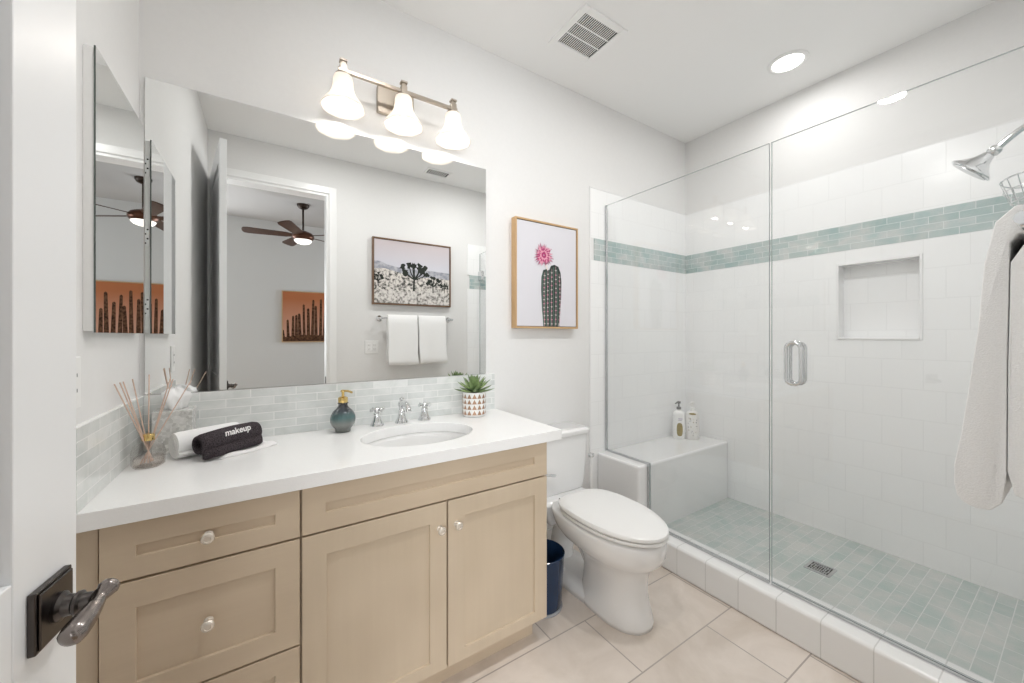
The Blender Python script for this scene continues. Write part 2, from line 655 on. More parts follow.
# thin upright edge rod with a dark cap beside the bench
g = thing('corner_pole', 'slim white pole with a chrome cap standing behind the toilet beside the shower bench', 'pole', (1.585, 1.60, 0))
bm = nb()
lathe(bm, [(.045, 0), (.045, .012), (.012, .02), (.011, .545)], (1.585, 1.60, 0), seg=20)
obj('shaft', bm, WHITE, g, smooth=True)
bm = nb()
lathe(bm, [(.017, .545), (.018, .55), (.018, .562), (.010, .566)], (1.585, 1.60, 0), seg=20)
obj('cap', bm, CHROME, g, smooth=True)
# drain
g = thing('shower_drain', 'square chrome floor drain set in the aqua shower floor', 'drain', (2.295, .743, .097))
bm = nb()
x0, x1, y0, y1 = 2.243, 2.347, .691, .795
e = .012
box(bm, x0, x1, y0, y0 + e, .0972, .1005)
box(bm, x0, x1, y1 - e, y1, .0972, .1005)
box(bm, x0, x0 + e, y0 + e, y1 - e, .0972, .1005)
box(bm, x1 - e, x1, y0 + e, y1 - e, .0972, .1005)
cx, cy = (x0 + x1) / 2, (y0 + y1) / 2
for k in range(8):
    yy = y0 + .020 + k * .0092
    box(bm, x0 + e, x1 - e, yy - .0015, yy + .0015, .0972, .0995)
for rr in (.022, .036):
    tube(bm, [(cx + rr * math.cos(2 * PI * k / 28), cy + rr * math.sin(2 * PI * k / 28), .0992) for k in range(28)], .002, 6, closed=True)
obj('grate', bm, CHROMED, g)
bm = nb()
box(bm, x0 + .002, x1 - .002, y0 + .002, y1 - .002, .09705, .0975)
obj('drain_well', bm, DARK, g)

# ------------------------------------------------------------ ceiling vent, register, downlight
def vent(name, label, x0, x1, y0, y1, n, bars, m, margin, along='y'):
    g = thing(name, label, 'vent', ((x0 + x1) / 2, (y0 + y1) / 2, ZC), None)
    bm = nb()
    z0, z1 = ZC - .010, ZC - .0003
    box(bm, x0 - margin, x0, y0 - margin, y1 + margin, z0, z1)
    box(bm, x1, x1 + margin, y0 - margin, y1 + margin, z0, z1)
    box(bm, x0, x1, y0 - margin, y0, z0, z1)
    box(bm, x0, x1, y1, y1 + margin, z0, z1)
    obj('frame', bm, m, g, bevel=.003)
    bm = nb()
    p = (x1 - x0) / n
    for k in range(1, n):
        box(bm, x0 + k * p - p * .2, x0 + k * p + p * .2, y0, y1, z1 - .0030, z1 - .0022)
    for b in range(1, bars + 1):
        yy = y0 + (y1 - y0) * b / (bars + 1)
        box(bm, x0, x1, yy - .003, yy + .003, z1 - .0045, z1 - .0028)
    obj('slats', bm, m, g)
    bm = nb()
    box(bm, x0, x1, y0, y1, z1 - .002, z1)
    obj('dark_cavity', bm, DARK, g)


vent('exhaust_fan_grille', 'square white slotted exhaust fan grille on the ceiling above the toilet', 1.247, 1.467, 1.294, 1.496, 20, 2, CEIL, .035)
vent('air_register', 'small rectangular slotted air register on the ceiling, seen only in the mirror', 1.235, 1.43, .13, .23, 10, 0, CEIL, .02)
g = thing('recessed_downlight', 'round lit recessed downlight in the ceiling over the shower', 'ceiling light', (2.415, .928, ZC))
bm = nb()
lathe(bm, [(.071, -.0003), (.094, -.0003), (.094, -.004), (.078, -.009), (.071, -.004)], (2.415, .928, ZC), seg=48, cap=False)
bm.verts.ensure_lookup_table()
obj('trim_ring', bm, WHITE, g, smooth=True)
bm = nb()
lathe(bm, [(.07, -.0055), (.07, -.0005)], (2.415, .928, ZC), seg=40)
obj('lens', bm, LAMP, g)

copy_tree(g, (.45, .70, ZC), 'added fill downlight, out of view, in the ceiling in front of the vanity')  # added fixtures around the fill lamps, outside the view
copy_tree(g, (1.55, .70, ZC), 'added fill downlight, out of view, in the ceiling in front of the toilet')

# ------------------------------------------------------------ vanity cabinet
VF, CTZ, CBZ = 1.226, .858, .8165
g = thing('vanity_cabinet', 'taupe wood vanity cabinet with shaker fronts under the white countertop', 'cabinet', (.32, 1.5, 0))
bm = nb()
box(bm, XL + .002, XL + .020, VF + .021, D - .002, .093, CBZ - .0005)
box(bm, .9465, .9645, VF + .021, D - .002, .093, CBZ - .0005)
box(bm, XL + .020, .9465, VF + .021, VF + .040, .093, CBZ - .0005)
box(bm, XL + .020, .9465, D - .014, D - .002, .093, CBZ - .0005)
box(bm, XL + .020, .9465, VF + .040, D - .014, .093, .111)
obj('body', bm, CABV, g)
bm = nb()
box(bm, XL + .002, .935, VF + .060, D - .016, 0.0005, .093)
obj('toe_kick', bm, CABH, g)
bm = nb()
box(bm, XL + .002, -.322, VF + .010, VF + .021, .093, CBZ - .0005)
obj('filler_strip', bm, CABV, g)


def shaker(name, x0, x1, z0, z1, ix0, ix1, iz0, iz1, m):
    bm = nb()
    y0, y1, yr = VF, VF + .0205, VF + .008
    O = [bm.verts.new(p) for p in ((x0, y0, z0), (x1, y0, z0), (x1, y0, z1), (x0, y0, z1))]
    I = [bm.verts.new(p) for p in ((ix0, y0, iz0), (ix1, y0, iz0), (ix1, y0, iz1), (ix0, y0, iz1))]
    Rr = [bm.verts.new(p) for p in ((ix0, yr, iz0), (ix1, yr, iz0), (ix1, yr, iz1), (ix0, yr, iz1))]
    Bk = [bm.verts.new(p) for p in ((x0, y1, z0), (x1, y1, z0), (x1, y1, z1), (x0, y1, z1))]
    for i in range(4):
        j = (i + 1) % 4
        bm.faces.new((O[i], O[j], I[j], I[i]))
        bm.faces.new((I[i], I[j], Rr[j], Rr[i]))
        bm.faces.new((O[j], O[i], Bk[i], Bk[j]))
    bm.faces.new(Rr)
    bm.faces.new(Bk[::-1])
    return obj(name, bm, m, g, bevel=.0012)


def knob(x, z, parent, dx=0):
    bm = nb()
    lathe(bm, [(.0105, 0), (.0105, .002), (.0055, .004), (.005, .011), (.0095, .015), (.0135, .019), (.0145, .023), (.012, .027), (.0075, .0285), (.0065, .0265), (.003, .0265)], (x, VF, z), (0, -1, 0), 24)
    obj('knob', bm, KNOB, parent, smooth=True)


gp = .003
d1 = shaker('drawer', -.318, .082 - gp, .6764 + gp, .812, -.257, .020, .730, .757, CABH)
knob(-.123, .7435, d1)
d2 = shaker('drawer', -.318, .082 - gp, .3735 + gp, .6764 - gp, -.257, .020, .434, .610, CABH)
knob(-.123, .5255, d2)
d3 = shaker('drawer', -.318, .082 - gp, .096, .3735 - gp, -.257, .020, .155, .314, CABH)
knob(-.123, .235, d3)
shaker('false_drawer_front', .082 + gp, .9645, .6764 + gp, .812, .146, .902, .732, .760, CABH)
p1 = shaker('cabinet_door', .082 + gp, .5275 - gp, .096, .6764 - gp, .149, .464, .137, .609, CABV)
knob(.499, .587, p1)
p2 = shaker('cabinet_door', .5275 + gp, .9645, .096, .6764 - gp, .595, .903, .137, .609, CABV)
knob(.562, .587, p2)

# countertop with an oval sink cut-out
SC, SA, SB = (.515, 1.478), .222, .168
bm = nb()
x0, x1, y0, y1 = XL + .001, 1.033, 1.2115, D - .001
angs = sorted([2 * PI * k / 72 for k in range(72)] + [math.atan2(y - SC[1], x - SC[0]) % (2 * PI) for x in (x0, x1) for y in (y0, y1)])
inn, out = [], []
for a in angs:
    c_, s_ = math.cos(a), math.sin(a)
    k = 1 / math.sqrt((c_ / SA) ** 2 + (s_ / SB) ** 2)
    inn.append((SC[0] + k * c_, SC[1] + k * s_))
    tt = []
    if c_ > 1e-9: tt.append((x1 - SC[0]) / c_)
    if c_ < -1e-9: tt.append((x0 - SC[0]) / c_)
    if s_ > 1e-9: tt.append((y1 - SC[1]) / s_)
    if s_ < -1e-9: tt.append((y0 - SC[1]) / s_)
    k = min(tt)
    out.append((SC[0] + k * c_, SC[1] + k * s_))
iv = [[bm.verts.new((*p, z)) for p in inn] for z in (CTZ, CBZ)]
ov = [[bm.verts.new((*p, z)) for p in out] for z in (CTZ, CBZ)]
n = len(angs)
for i in range(n):
    j = (i + 1) % n
    bm.faces.new((iv[0][i], ov[0][i], ov[0][j], iv[0][j]))
    bm.faces.new((iv[1][i], iv[1][j], ov[1][j], ov[1][i]))
    bm.faces.new((ov[0][i], ov[1][i], ov[1][j], ov[0][j]))
    bm.faces.new((iv[0][i], iv[0][j], iv[1][j], iv[1][i]))
o = obj('countertop', bm, QUARTZ, bevel=.002)
tag(o, 'long white quartz countertop on the taupe vanity cabinet', 'countertop')
g = thing('sink', 'oval white undermount sink set into the white countertop', 'sink', (SC[0], SC[1], CBZ - .14))
bm = nb()
pr = [(1.05, CBZ - .0008), (1.01, CBZ - .0010), (.97, CBZ - .02), (.90, CBZ - .06), (.76, CBZ - .10), (.52, CBZ - .125), (.25, CBZ - .135), (.10, CBZ - .138)]
lathe(bm, [(a, z) for a, z in pr], (SC[0], SC[1], 0), seg=64, sx=SA, sy=SB)
for f in list(bm.faces):
    if len(f.verts) > 4 and f.calc_center_median().z > CBZ - .01:
        bm.faces.remove(f)
obj('basin', bm, PORC2, g, smooth='all')
bm = nb()
lathe(bm, [(.024, CBZ - .1378), (.026, CBZ - .135), (.020, CBZ - .1335), (.016, CBZ - .1345), (.015, CBZ - .131), (.004, CBZ - .129)], (SC[0], SC[1], 0), seg=28)
obj('drain_stopper', bm, CHROME, g, smooth=True)

# backsplash
sbox('trim_10', (XL + .0125, 1.02, D - .0125, D, CTZ + .0004, 1.046), SPL_B, 'grey marble brick mosaic backsplash under the mirror')
sbox('trim_11', (XL, XL + .012, 1.2115, D, CTZ + .0004, 1.046), SPL_L, 'grey marble brick mosaic side splash')

# wall mirror
bm = nb()
box(bm, -.345, .970, D - .007, D - .0005, 1.0485, 2.124)
for f in bm.faces:
    f.normal_update()
    f.material_index = 0 if f.normal.y < -.9 else 1
o = obj('wall_mirror', bm, [MIRROR, MIRROR_EDGE])
tag(o, 'large frameless rectangular mirror on the wall over the vanity', 'mirror')

# medicine cabinet
HINGEM = mat('satin_hinge_plate', (.88, .88, .88), .4)
MY0, MY1, MZ0, MZ1 = 1.285, 1.700, 1.256, 1.934
g = thing('medicine_cabinet', 'mirror-fronted medicine cabinet with side hinges on the left wall', 'medicine cabinet', (XL, 1.5, MZ0))
bm = nb()
box(bm, XL + .0005, XL + .018, MY0 + .002, MY1 - .004, MZ0 + .004, MZ1 - .004)
obj('body', bm, WHITE, g)
bm = nb()
box(bm, XL + .0185, XL + .022, MY0, MY1, MZ0, MZ1)
for f in bm.faces:
    f.normal_update()
    f.material_index = 0 if f.normal.x > .9 else 1
obj('mirror_door', bm, [MIRROR, MIRROR_EDGE], g)
for zc in (1.35, 1.595, 1.84):
    bm = nb()
    box(bm, XL + .002, XL + .0162, MY1 - .0035, MY1 - .0005, zc - .035, zc + .035)
    h = obj('hinge', bm, HINGEM, g, bevel=.001)
    bm = nb()
    for dz in (-.024, -.008, .008, .024):
        lathe(bm, [(.0028, -.0005), (.0028, .0006)], (XL + .009 + (.003 if dz in (-.008, .024) else -.003), MY1 - .0003, zc + dz), (0, 1, 0), 10)
    obj('screw_heads', bm, DARK, h)

# ------------------------------------------------------------ open door in the foreground
u = Vector((math.sin(R(9)), math.cos(R(9)), 0))
nrm = Vector((math.cos(R(9)), -math.sin(R(9)), 0))
P0 = Vector((-.207, .6295, 0))        # under the rosette, on the door face
DL, DT = .716, .035
door = bpy.data.objects.new('door_1', None)
COL.objects.link(door)
door.location = P0 - u * (DL - .060)
struct(door, 'open white panelled bathroom door at the left edge')


def dbox(bm, s0, s1, n0, n1, z0, z1):
    """box in door space: s measured back from the latch edge, n out of the room-side face"""
    e0 = P0 + u * .060
    fs = box(bm, s0, s1, n0, n1, z0, z1)
    vs = {v for f in fs for v in f.verts}
    for v in vs:
        s, nn, z = v.co
        v.co = e0 - u * s + nrm * nn + Vector((0, 0, z))


bm = nb()
ZD0, ZD1 = .010, 2.415
dbox(bm, 0, .100, -DT, 0, ZD0, ZD1)
dbox(bm, DL - .100, DL, -DT, 0, ZD0, ZD1)
for (z0, z1) in ((ZD0, .24), (.86, 1.0), (ZD1 - .12, ZD1)):
    dbox(bm, .100, DL - .100, -DT, 0, z0, z1)
for (z0, z1) in ((.24, .86), (1.0, ZD1 - .12)):
    dbox(bm, .100, DL - .100, -DT + .010, -.010, z0, z1)
    dbox(bm, .114, DL - .114, -DT + .006, -.006, z0 + .014, z1 - .014)
struct(obj('door_panel', bm, DOORP, door, bevel=.0015))
C0 = P0 + u * .007 + Vector((0, 0, .944))
bm = nb()
h = .0295
dbox(bm, .053 - h, .053 + h, .0003, .007, .944 - .033, .944 + .033)
dbox(bm, .053 - h + .003, .053 + h - .003, .007, .0095, .944 - .030, .944 + .030)
hd = obj('door_handle', bm, PEWTER, door, bevel=.0015)
struct(hd, 'dark pewter square rosette and lever')
bm = nb()
lathe(bm, [(.015, .009), (.0155, .013), (.0115, .016), (.0105, .023), (.0125, .025), (.0125, .028), (.0095, .030), (.0090, .038), (.0105, .040)], C0, nrm, 28)
struct(obj('neck', bm, PEWTER, hd, smooth=True))
bm = nb()
c1 = C0 + nrm * .044
pts = [c1 + u * .019 + nrm * .004 + Vector((0, 0, .008)), c1 + u * .010 + nrm * .002 + Vector((0, 0, .004)), c1, c1 - u * .012 + Vector((0, 0, -.003)), c1 - u * .025 - nrm * .002 + Vector((0, 0, -.008)), c1 - u * .037 - nrm * .004 + Vector((0, 0, -.012)), c1 - u * .047 - nrm * .006 + Vector((0, 0, -.016))]
sp = smooth_pts(pts, 6)
m_ = len(sp)
prof_r = [(0, .004), (.05, .0085), (.13, .0105), (.22, .0085), (.32, .0065), (.45, .0075), (.65, .0110), (.82, .0120), (.92, .0105), (.98, .0060), (1, .002)]
rs = []
for k in range(m_):
    t = k / (m_ - 1)
    for (t0, r0), (t1, r1) in zip(prof_r, prof_r[1:]):
        if t0 <= t <= t1:
            rs.append(r0 + (r1 - r0) * (t - t0) / (t1 - t0))
            break
tube(bm, sp, rs, 18)
struct(obj('lever', bm, PEWTERL, hd, smooth=True))

# ------------------------------------------------------------ vanity light fixture
LX, LY, LZ = .505, 1.654, 2.318
g = thing('vanity_light', 'brushed nickel wall light bar with three frosted bell shades above the mirror', 'wall light', (LX, D, LZ - .03))
bm = nb()
box(bm, LX - .092, LX + .075, D - .020, D - .0005, LZ - .072, LZ + .045)
obj('back_plate', bm, NICKEL, g, bevel=.004)
bm = nb()
tube(bm, [(LX, D - .02, LZ - .02), (LX, LY + .03, LZ - .02)], .009, 16)
box(bm, LX - .012, LX + .012, LY - .010, LY + .035, LZ - .030, LZ + .008)
obj('arm', bm, NICKEL, g, bevel=.001)
bm = nb()
box(bm, .240, .760, LY - .0075, LY + .0075, LZ - .0075, LZ + .0075)
obj('bar', bm, NICKEL, g, bevel=.0015)
for x in (.260, .505, .740):
    bm = nb()
    box(bm, x - .013, x + .013, LY - .013, LY + .013, LZ - .018, LZ + .022)
    box(bm, x - .009, x + .009, LY - .009, LY + .009, LZ + .022, LZ + .034)
    box(bm, x - .014, x + .014, LY - .014, LY + .014, LZ + .034, LZ + .042)
    lathe(bm, [(.028, LZ - .030), (.030, LZ - .018), (.020, LZ - .012)], (x, LY, 0), seg=24)
    hol = obj('shade_holder', bm, NICKEL, g, bevel=.001)
    bm = nb()
    pf = [(.024, -.022), (.034, -.026), (.0375, -.040), (.0385, -.062), (.043, -.085), (.054, -.108), (.068, -.126), (.079, -.143), (.083, -.153)]
    am = [0, 0, 0, 0, .003, .006, .010, .014, .018]
    lathe(bm, [(r, LZ + h) for r, h in pf], (x, LY, 0), seg=64, lobes=8, lobe_amt=am, cap=False)
    sh = obj('lamp_shade', bm, SHADE, g, smooth='all')
    so = sh.modifiers.new('thick', 'SOLIDIFY')
    so.thickness = .003
    bm = nb()
    lathe(bm, [(.004, LZ - .112), (.014, LZ - .108), (.021, LZ - .094), (.021, LZ - .080), (.013, LZ - .062), (.012, LZ - .030)], (x, LY, 0), seg=20)
    obj('bulb', bm, BULB, g, smooth=True)
    light('vanity_bulb_lamp', 'POINT', (x, LY, LZ - .125), BULB_W, (1, .95, .90), size=.02)

# ------------------------------------------------------------ toilet
TX = 1.348


def egg(yf, yb, hw, n=48, p=2.0, mid=.45, pb=2.6):
    """outline: front tip at yf, back at yb, half width hw"""
    ym = yb - (yb - yf) * mid
    out = []
    for k in range(n):
        a = 2 * PI * k / n
        c_, s_ = math.cos(a), math.sin(a)
        q = p if s_ < 0 else pb
        x = hw * math.copysign(abs(c_) ** (2 / q), c_)
        y = ym + ((ym - yf) if s_ < 0 else (yb - ym)) * math.copysign(abs(s_) ** (2 / q), s_)
        out.append((TX + x, y))
    return out


def loft(bm, secs):
    rings = [[bm.verts.new((x, y, z)) for x, y in pts] for pts, z in secs]
    n = len(rings[0])
    for a, b in zip(rings, rings[1:]):
        for i in range(n):
            j = (i + 1) % n
            bm.faces.new((a[i], a[j], b[j], b[i]))
    bm.faces.new(rings[0][::-1])
    bm.faces.new(rings[-1])


g = thing('toilet', 'white two-piece toilet with closed lid between the vanity and the shower', 'toilet', (TX, 1.35, 0))
bm = nb()
loft(bm, [
    (egg(1.025, 1.38, .112, p=2.3, mid=.5, pb=3.0), .0006),
    (egg(1.023, 1.38, .113, p=2.3, mid=.5, pb=3.0), .02),
    (egg(1.035, 1.37, .106, p=2.3, mid=.5, pb=3.0), .06),
    (egg(1.050, 1.36, .100, p=2.2, mid=.5, pb=3.0), .13),
    (egg(1.048, 1.36, .102, p=2.2, mid=.5, pb=2.8), .19),
    (egg(1.036, 1.38, .111, p=2.1, mid=.5, pb=2.8), .235),
    (egg(1.010, 1.43, .134, p=2.1, mid=.49, pb=2.8), .265),
    (egg(.982, 1.49, .161, p=2.1, mid=.48, pb=2.9), .292),
    (egg(.968, 1.52, .174, p=2.1, mid=.47, pb=3.0), .320),
    (egg(.964, 1.54, .178, p=2.1, mid=.47, pb=3.0), .350),
    (egg(.964, 1.55, .178, p=2.1, mid=.47, pb=3.0), .378),
    (egg(.970, 1.55, .172, p=2.1, mid=.47, pb=3.0), .388)])
bowl = obj('bowl', bm, PORC, g, smooth='all')
bm = nb()
loft(bm, [([(TX + sx * hw_, y_) for sx, y_ in ((-1, yb_), (-1, yf_), (1, yf_), (1, yb_))], z) for z, hw_, yf_, yb_ in ((.24, .09, 1.56, 1.69), (.30, .13, 1.54, 1.71), (.37, .165, 1.52, 1.725), (.392, .165, 1.52, 1.725))])
obj('tank_shelf', bm, PORC, bowl, bevel=.02, seg=4, smooth=True)
bm = nb()
loft(bm, [(egg(1.20, 1.66, .112, p=3, mid=.5, pb=4), .0006), (egg(1.20, 1.66, .112, p=3, mid=.5, pb=4), .035), (egg(1.21, 1.65, .095, p=3, mid=.5, pb=4), .060), (egg(1.22, 1.64, .075, p=3, mid=.5, pb=4), .075)])
obj('foot', bm, PORC, bowl, smooth='all')
bm = nb()
tube(bm, smooth_pts([(TX, 1.30, .13), (TX, 1.36, .21), (TX, 1.43, .27), (TX, 1.50, .27), (TX, 1.56, .20), (TX, 1.58, .12), (TX, 1.58, .03)], 5), .062, 24)
obj('trapway', bm, PORC, bowl, smooth='all')
bm = nb()
lathe(bm, [(.014, .055), (.014, .062), (.010, .072), (.003, .076)], (TX - .085, 1.47, .0), seg=20)
obj('bolt_cap', bm, WHITE, bowl, smooth=True)
bm = nb()
loft(bm, [(egg(.956, 1.478, .173, mid=.46, pb=3.2), .3965), (egg(.953, 1.48, .176, mid=.46, pb=3.2), .402), (egg(.956, 1.478, .173, mid=.46, pb=3.2), .4105)])
obj('seat', bm, WHITE, g, smooth=True, bevel=.002)
bm = nb()
loft(bm, [(egg(.956, 1.482, .173, mid=.46, pb=3.4), .4145), (egg(.952, 1.484, .177, mid=.46, pb=3.4), .420), (egg(.954, 1.482, .175, mid=.46, pb=3.4), .430),
          (egg(.966, 1.475, .171, mid=.46, pb=3.2), .436), (egg(1.01, 1.45, .140, mid=.46, pb=3.0), .441), (egg(1.12, 1.38, .08, mid=.46), .4435)])
obj('seat_lid', bm, WHITE, g, smooth=True)
for s in (-1, 1):
    bm = nb()
    tube(bm, [(TX + s * .095, 1.487, .413), (TX + s * .045, 1.487, .413)], .010, 14)
    obj('seat_hinge', bm, WHITE, g, smooth=True)
bm = nb()
TW2 = .184


def rrect(x0, x1, y0, y1, r=.03, n=5):
    out = []
    for (cx_, cy_, a0) in ((x1 - r, y1 - r, 0), (x0 + r, y1 - r, 90), (x0 + r, y0 + r, 180), (x1 - r, y0 + r, 270)):
        for k in range(n + 1):
            a = R(a0 + 90 * k / n)
            out.append((cx_ + r * math.cos(a), cy_ + r * math.sin(a)))
    return out


loft(bm, [(rrect(TX - TW2 + .02, TX + TW2 - .02, 1.580, 1.742), .3925), (rrect(TX - TW2 + .012, TX + TW2 - .012, 1.572, 1.744), .44),
          (rrect(TX - TW2, TX + TW2, 1.566, 1.746), .60), (rrect(TX - TW2, TX + TW2, 1.565, 1.746), .699)])
obj('tank', bm, PORC, g, smooth=True, bevel=.004)
bm = nb()
loft(bm, [(rrect(TX - TW2 - .006, TX + TW2 + .006, 1.556, 1.748), .6995), (rrect(TX - TW2 - .010, TX + TW2 + .010, 1.552, 1.750), .707),
          (rrect(TX - TW2 - .010, TX + TW2 + .010, 1.552, 1.750), .724), (rrect(TX - TW2, TX + TW2, 1.562, 1.744), .731)])
obj('tank_lid', bm, PORC, g, smooth=True, bevel=.002)
bm = nb()
lathe(bm, [(.017, 0), (.017, .007), (.011, .013), (.010, .024)], (TX - .135, 1.5705, .525), (0, -1, 0), 20)
tube(bm, smooth_pts([(TX - .135, 1.548, .525), (TX - .115, 1.543, .522), (TX - .075, 1.543, .514)], 4), [.007] * 8 + [.006], 12)
obj('flush_lever', bm, CHROME, g, smooth=True)

# ------------------------------------------------------------ waste bin
g = thing('waste_bin', 'small round navy blue waste bin on a grey base beside the vanity', 'bin', (1.075, 1.405, 0))
bm = nb()
bx_, by_ = 1.075, 1.405
lathe(bm, [(.088, .012), (.092, .03), (.104, .242), (.1065, .248), (.1035, .250), (.1015, .242), (.088, .03), (.080, .018)], (bx_, by_, 0), seg=40)
obj('bucket', bm, NAVY, g, smooth=True)
bm = nb()
lathe(bm, [(.094, .0005), (.096, .004), (.093, .012), (.087, .0118)], (bx_, by_, 0), seg=40)
obj('base_ring', bm, LINER, g, smooth=True)

# ------------------------------------------------------------ pictures
def canvas(bm, org, uvec, vvec, W_, H_, shapes, nvec, bg=0):
    """flat print: background quad plus flat coloured shapes on it"""
    org, uvec, vvec, nvec = map(Vector, (org, uvec, vvec, nvec))

    def q(pt, layer):
        return org + uvec * (pt[0] * W_) + vvec * (pt[1] * H_) + nvec * (layer * .00012)
    f = bm.faces.new([bm.verts.new(q(p, 0)) for p in ((0, 0), (1, 0), (1, 1), (0, 1))])
    f.material_index = bg
    for i, (pts, mi) in enumerate(shapes):
        pts = [(min(max(p[0], 0), 1), min(max(p[1], 0), 1)) for p in pts]
        f = bm.faces.new([bm.verts.new(q(p, 1 + i * .12)) for p in pts])
        f.material_index = mi
    return bm


def ribbon(pts, w0, w1):
    Lp, Rp = [], []
    n = len(pts)
    for i, p in enumerate(pts):
        a = Vector(pts[max(i - 1, 0)])
        b = Vector(pts[min(i + 1, n - 1)])
        d = (b - a).normalized()
        w_ = w0 + (w1 - w0) * i / (n - 1)
        Lp.append((p[0] - d.y * w_, p[1] + d.x * w_))
        Rp.append((p[0] + d.y * w_, p[1] - d.x * w_))
    return Lp + Rp[::-1]


def fobj(name, bm, mats, parent):
    me = bpy.data.meshes.new(name)
    base = wloc(parent)
    for v in bm.verts:
        v.co -= base
    bm.to_mesh(me)
    bm.free()
    for x in mats:
        me.materials.append(x)
    o = bpy.data.objects.new(name, me)
    o.parent = parent
    COL.objects.link(o)
    return o


def frame4(bm, axis_y0, axis_y1, x0, x1, z0, z1, w_):
    box(bm, x0, x0 + w_, axis_y0, axis_y1, z0, z1)
    box(bm, x1 - w_, x1, axis_y0, axis_y1, z0, z1)
    box(bm, x0 + w_, x1 - w_, axis_y0, axis_y1, z0, z0 + w_)
    box(bm, x0 + w_, x1 - w_, axis_y0, axis_y1, z1 - w_, z1)


# cactus picture over the toilet
PX0, PX1, PZ0, PZ1 = 1.134, 1.590, 1.290, 1.899
g = thing('framed_cactus_picture', 'oak-framed canvas of a green cactus with a pink flower, hung above the toilet', 'picture', ((PX0 + PX1) / 2, D, PZ0))
bm = nb()
frame4(bm, D - .042, D - .0005, PX0, PX1, PZ0, PZ1, .010)
obj('frame', bm, OAK, g, bevel=.001)
ART_BG = mat('print_pale_lilac', (.70, .69, .73), .8, spec=.1)
CG1 = mat('print_cactus_dark', (.045, .06, .055), .8, spec=.1)
CG2 = mat('print_cactus_green', (.10, .15, .125), .8, spec=.1)
CG3 = mat('print_cactus_blush', (.36, .26, .27), .8, spec=.1)
PK1 = mat('print_pink_deep', (.42, .06, .17), .8, spec=.1)
PK2 = mat('print_pink_light', (.75, .36, .46), .8, spec=.1)
PK3 = mat('print_cream_spine', (.75, .68, .66), .8, spec=.1)
shapes = []


def column(cx_, hw_, top, ang=0):
    pts = [(cx_ - hw_ * .85, 0), (cx_ + hw_ * .85, 0)]
    for k in range(13):
        a = PI * k / 12
        pts.append((cx_ + hw_ * math.cos(a), top - .07 + .07 * math.sin(a)))
    return pts


shapes.append(([(.43, 0), (.68, 0), (.71, .10), (.73, .30), (.735, .45), (.72, .54), (.68, .60), (.61, .615), (.55, .60), (.52, .555), (.48, .565), (.42, .55), (.39, .48), (.385, .36), (.40, .15)], 1))
for k, (a, b) in enumerate(((.42, .41), (.47, .46), (.535, .53), (.60, .595), (.655, .67))):
    top = (.52, .54, .545, .59, .57)[k]
    shapes.append((ribbon([(a + .01, 0), (b, .2), (b, .4), (a, top)], .011, .008), 2))
for k, (a, b) in enumerate(((.445, .435), (.50, .495), (.565, .56), (.63, .635), (.69, .705))):
    top = (.53, .55, .57, .60, .53)[k]
    shapes.append((ribbon([(a, 0), (b, .2), (b, .4), (a, top)], .006, .004), 3))
    for j in range(13):
        z_ = .02 + j * top / 13.5
        t_ = z_ / top
        x_ = a + (b - a) * math.sin(PI * min(t_, 1))
        for dx_, dy_ in ((.016, .008), (-.016, .008), (0, .016)):
            shapes.append((ribbon([(x_, z_), (x_ + dx_, z_ + dy_)], .0035, .001), 5 if j % 2 else 6))
fx, fy = .425, .695
rg = random.Random(3)
asp = .444 / .603
for ring, (rad, cnt, mi) in enumerate(((.165, 26, 4), (.14, 22, 5), (.11, 18, 4), (.085, 15, 5), (.05, 10, 4))):
    for k in range(cnt):
        a = 2 * PI * (k + .5 * (ring % 2)) / cnt + rg.uniform(-.1, .1)
        r_ = rad * rg.uniform(.8, 1.12)
        w_ = .017 * (1 if ring else .6)
        ca, sa = math.cos(a), math.sin(a)
        shapes.append(([(fx + ca * .01 - sa * w_ * .4, fy + (sa * .01 + ca * w_ * .4) * asp), (fx + ca * r_ * .6 - sa * w_, fy + (sa * r_ * .6 + ca * w_) * asp), (fx + ca * r_, fy + sa * r_ * asp), (fx + ca * r_ * .6 + sa * w_, fy + (sa * r_ * .6 - ca * w_) * asp), (fx + ca * .01 + sa * w_ * .4, fy + (sa * .01 - ca * w_ * .4) * asp)], mi))
shapes.append((ribbon([(.46, .60), (.49, .55)], .02, .008), 6))
bm = canvas(nb(), (PX0 + .013, D - .0365, PZ0 + .013), (1, 0, 0), (0, 0, 1), PX1 - PX0 - .026, PZ1 - PZ0 - .026, shapes, (0, -1, 0))
fobj('canvas_print', bm, [ART_BG, CG1, CG2, CG3, PK1, PK2, PK3], g)
bm = nb()
box(bm, PX0 + .0102, PX1 - .0102, D - .036, D - .002, PZ0 + .0102, PZ1 - .0102)
obj('canvas_core', bm, DARK, g)

# joshua tree picture on the doorway wall (seen in the mirror)
JX0, JX1, JZ0, JZ1 = .790, 1.540, 1.530, 2.132
g = thing('framed_desert_picture', 'walnut-framed desert landscape print with a branching tree, above the towels in the mirror', 'picture', ((JX0 + JX1) / 2, YF, JZ0))
bm = nb()
frame4(bm, YF + .0005, YF + .036, JX0, JX1, JZ0, JZ1, .013)
obj('frame', bm, WALNUT, g, bevel=.001)
SKYP = mat('print_blush_sky', (.58, .52, .54), .8, spec=.1)
_v = coords(SKYP)
_sp = N(SKYP, 'ShaderNodeSeparateXYZ')
L(SKYP, _v, _sp.inputs[0])
_rp = N(SKYP, 'ShaderNodeValToRGB')
_rp.color_ramp.elements[0].position = .35
_rp.color_ramp.elements[0].color = (.62, .62, .68, 1)
_rp.color_ramp.elements[1].position = .6
_rp.color_ramp.elements[1].color = (.56, .49, .50, 1)
L(SKYP, _sp.outputs[2], _rp.inputs[0])
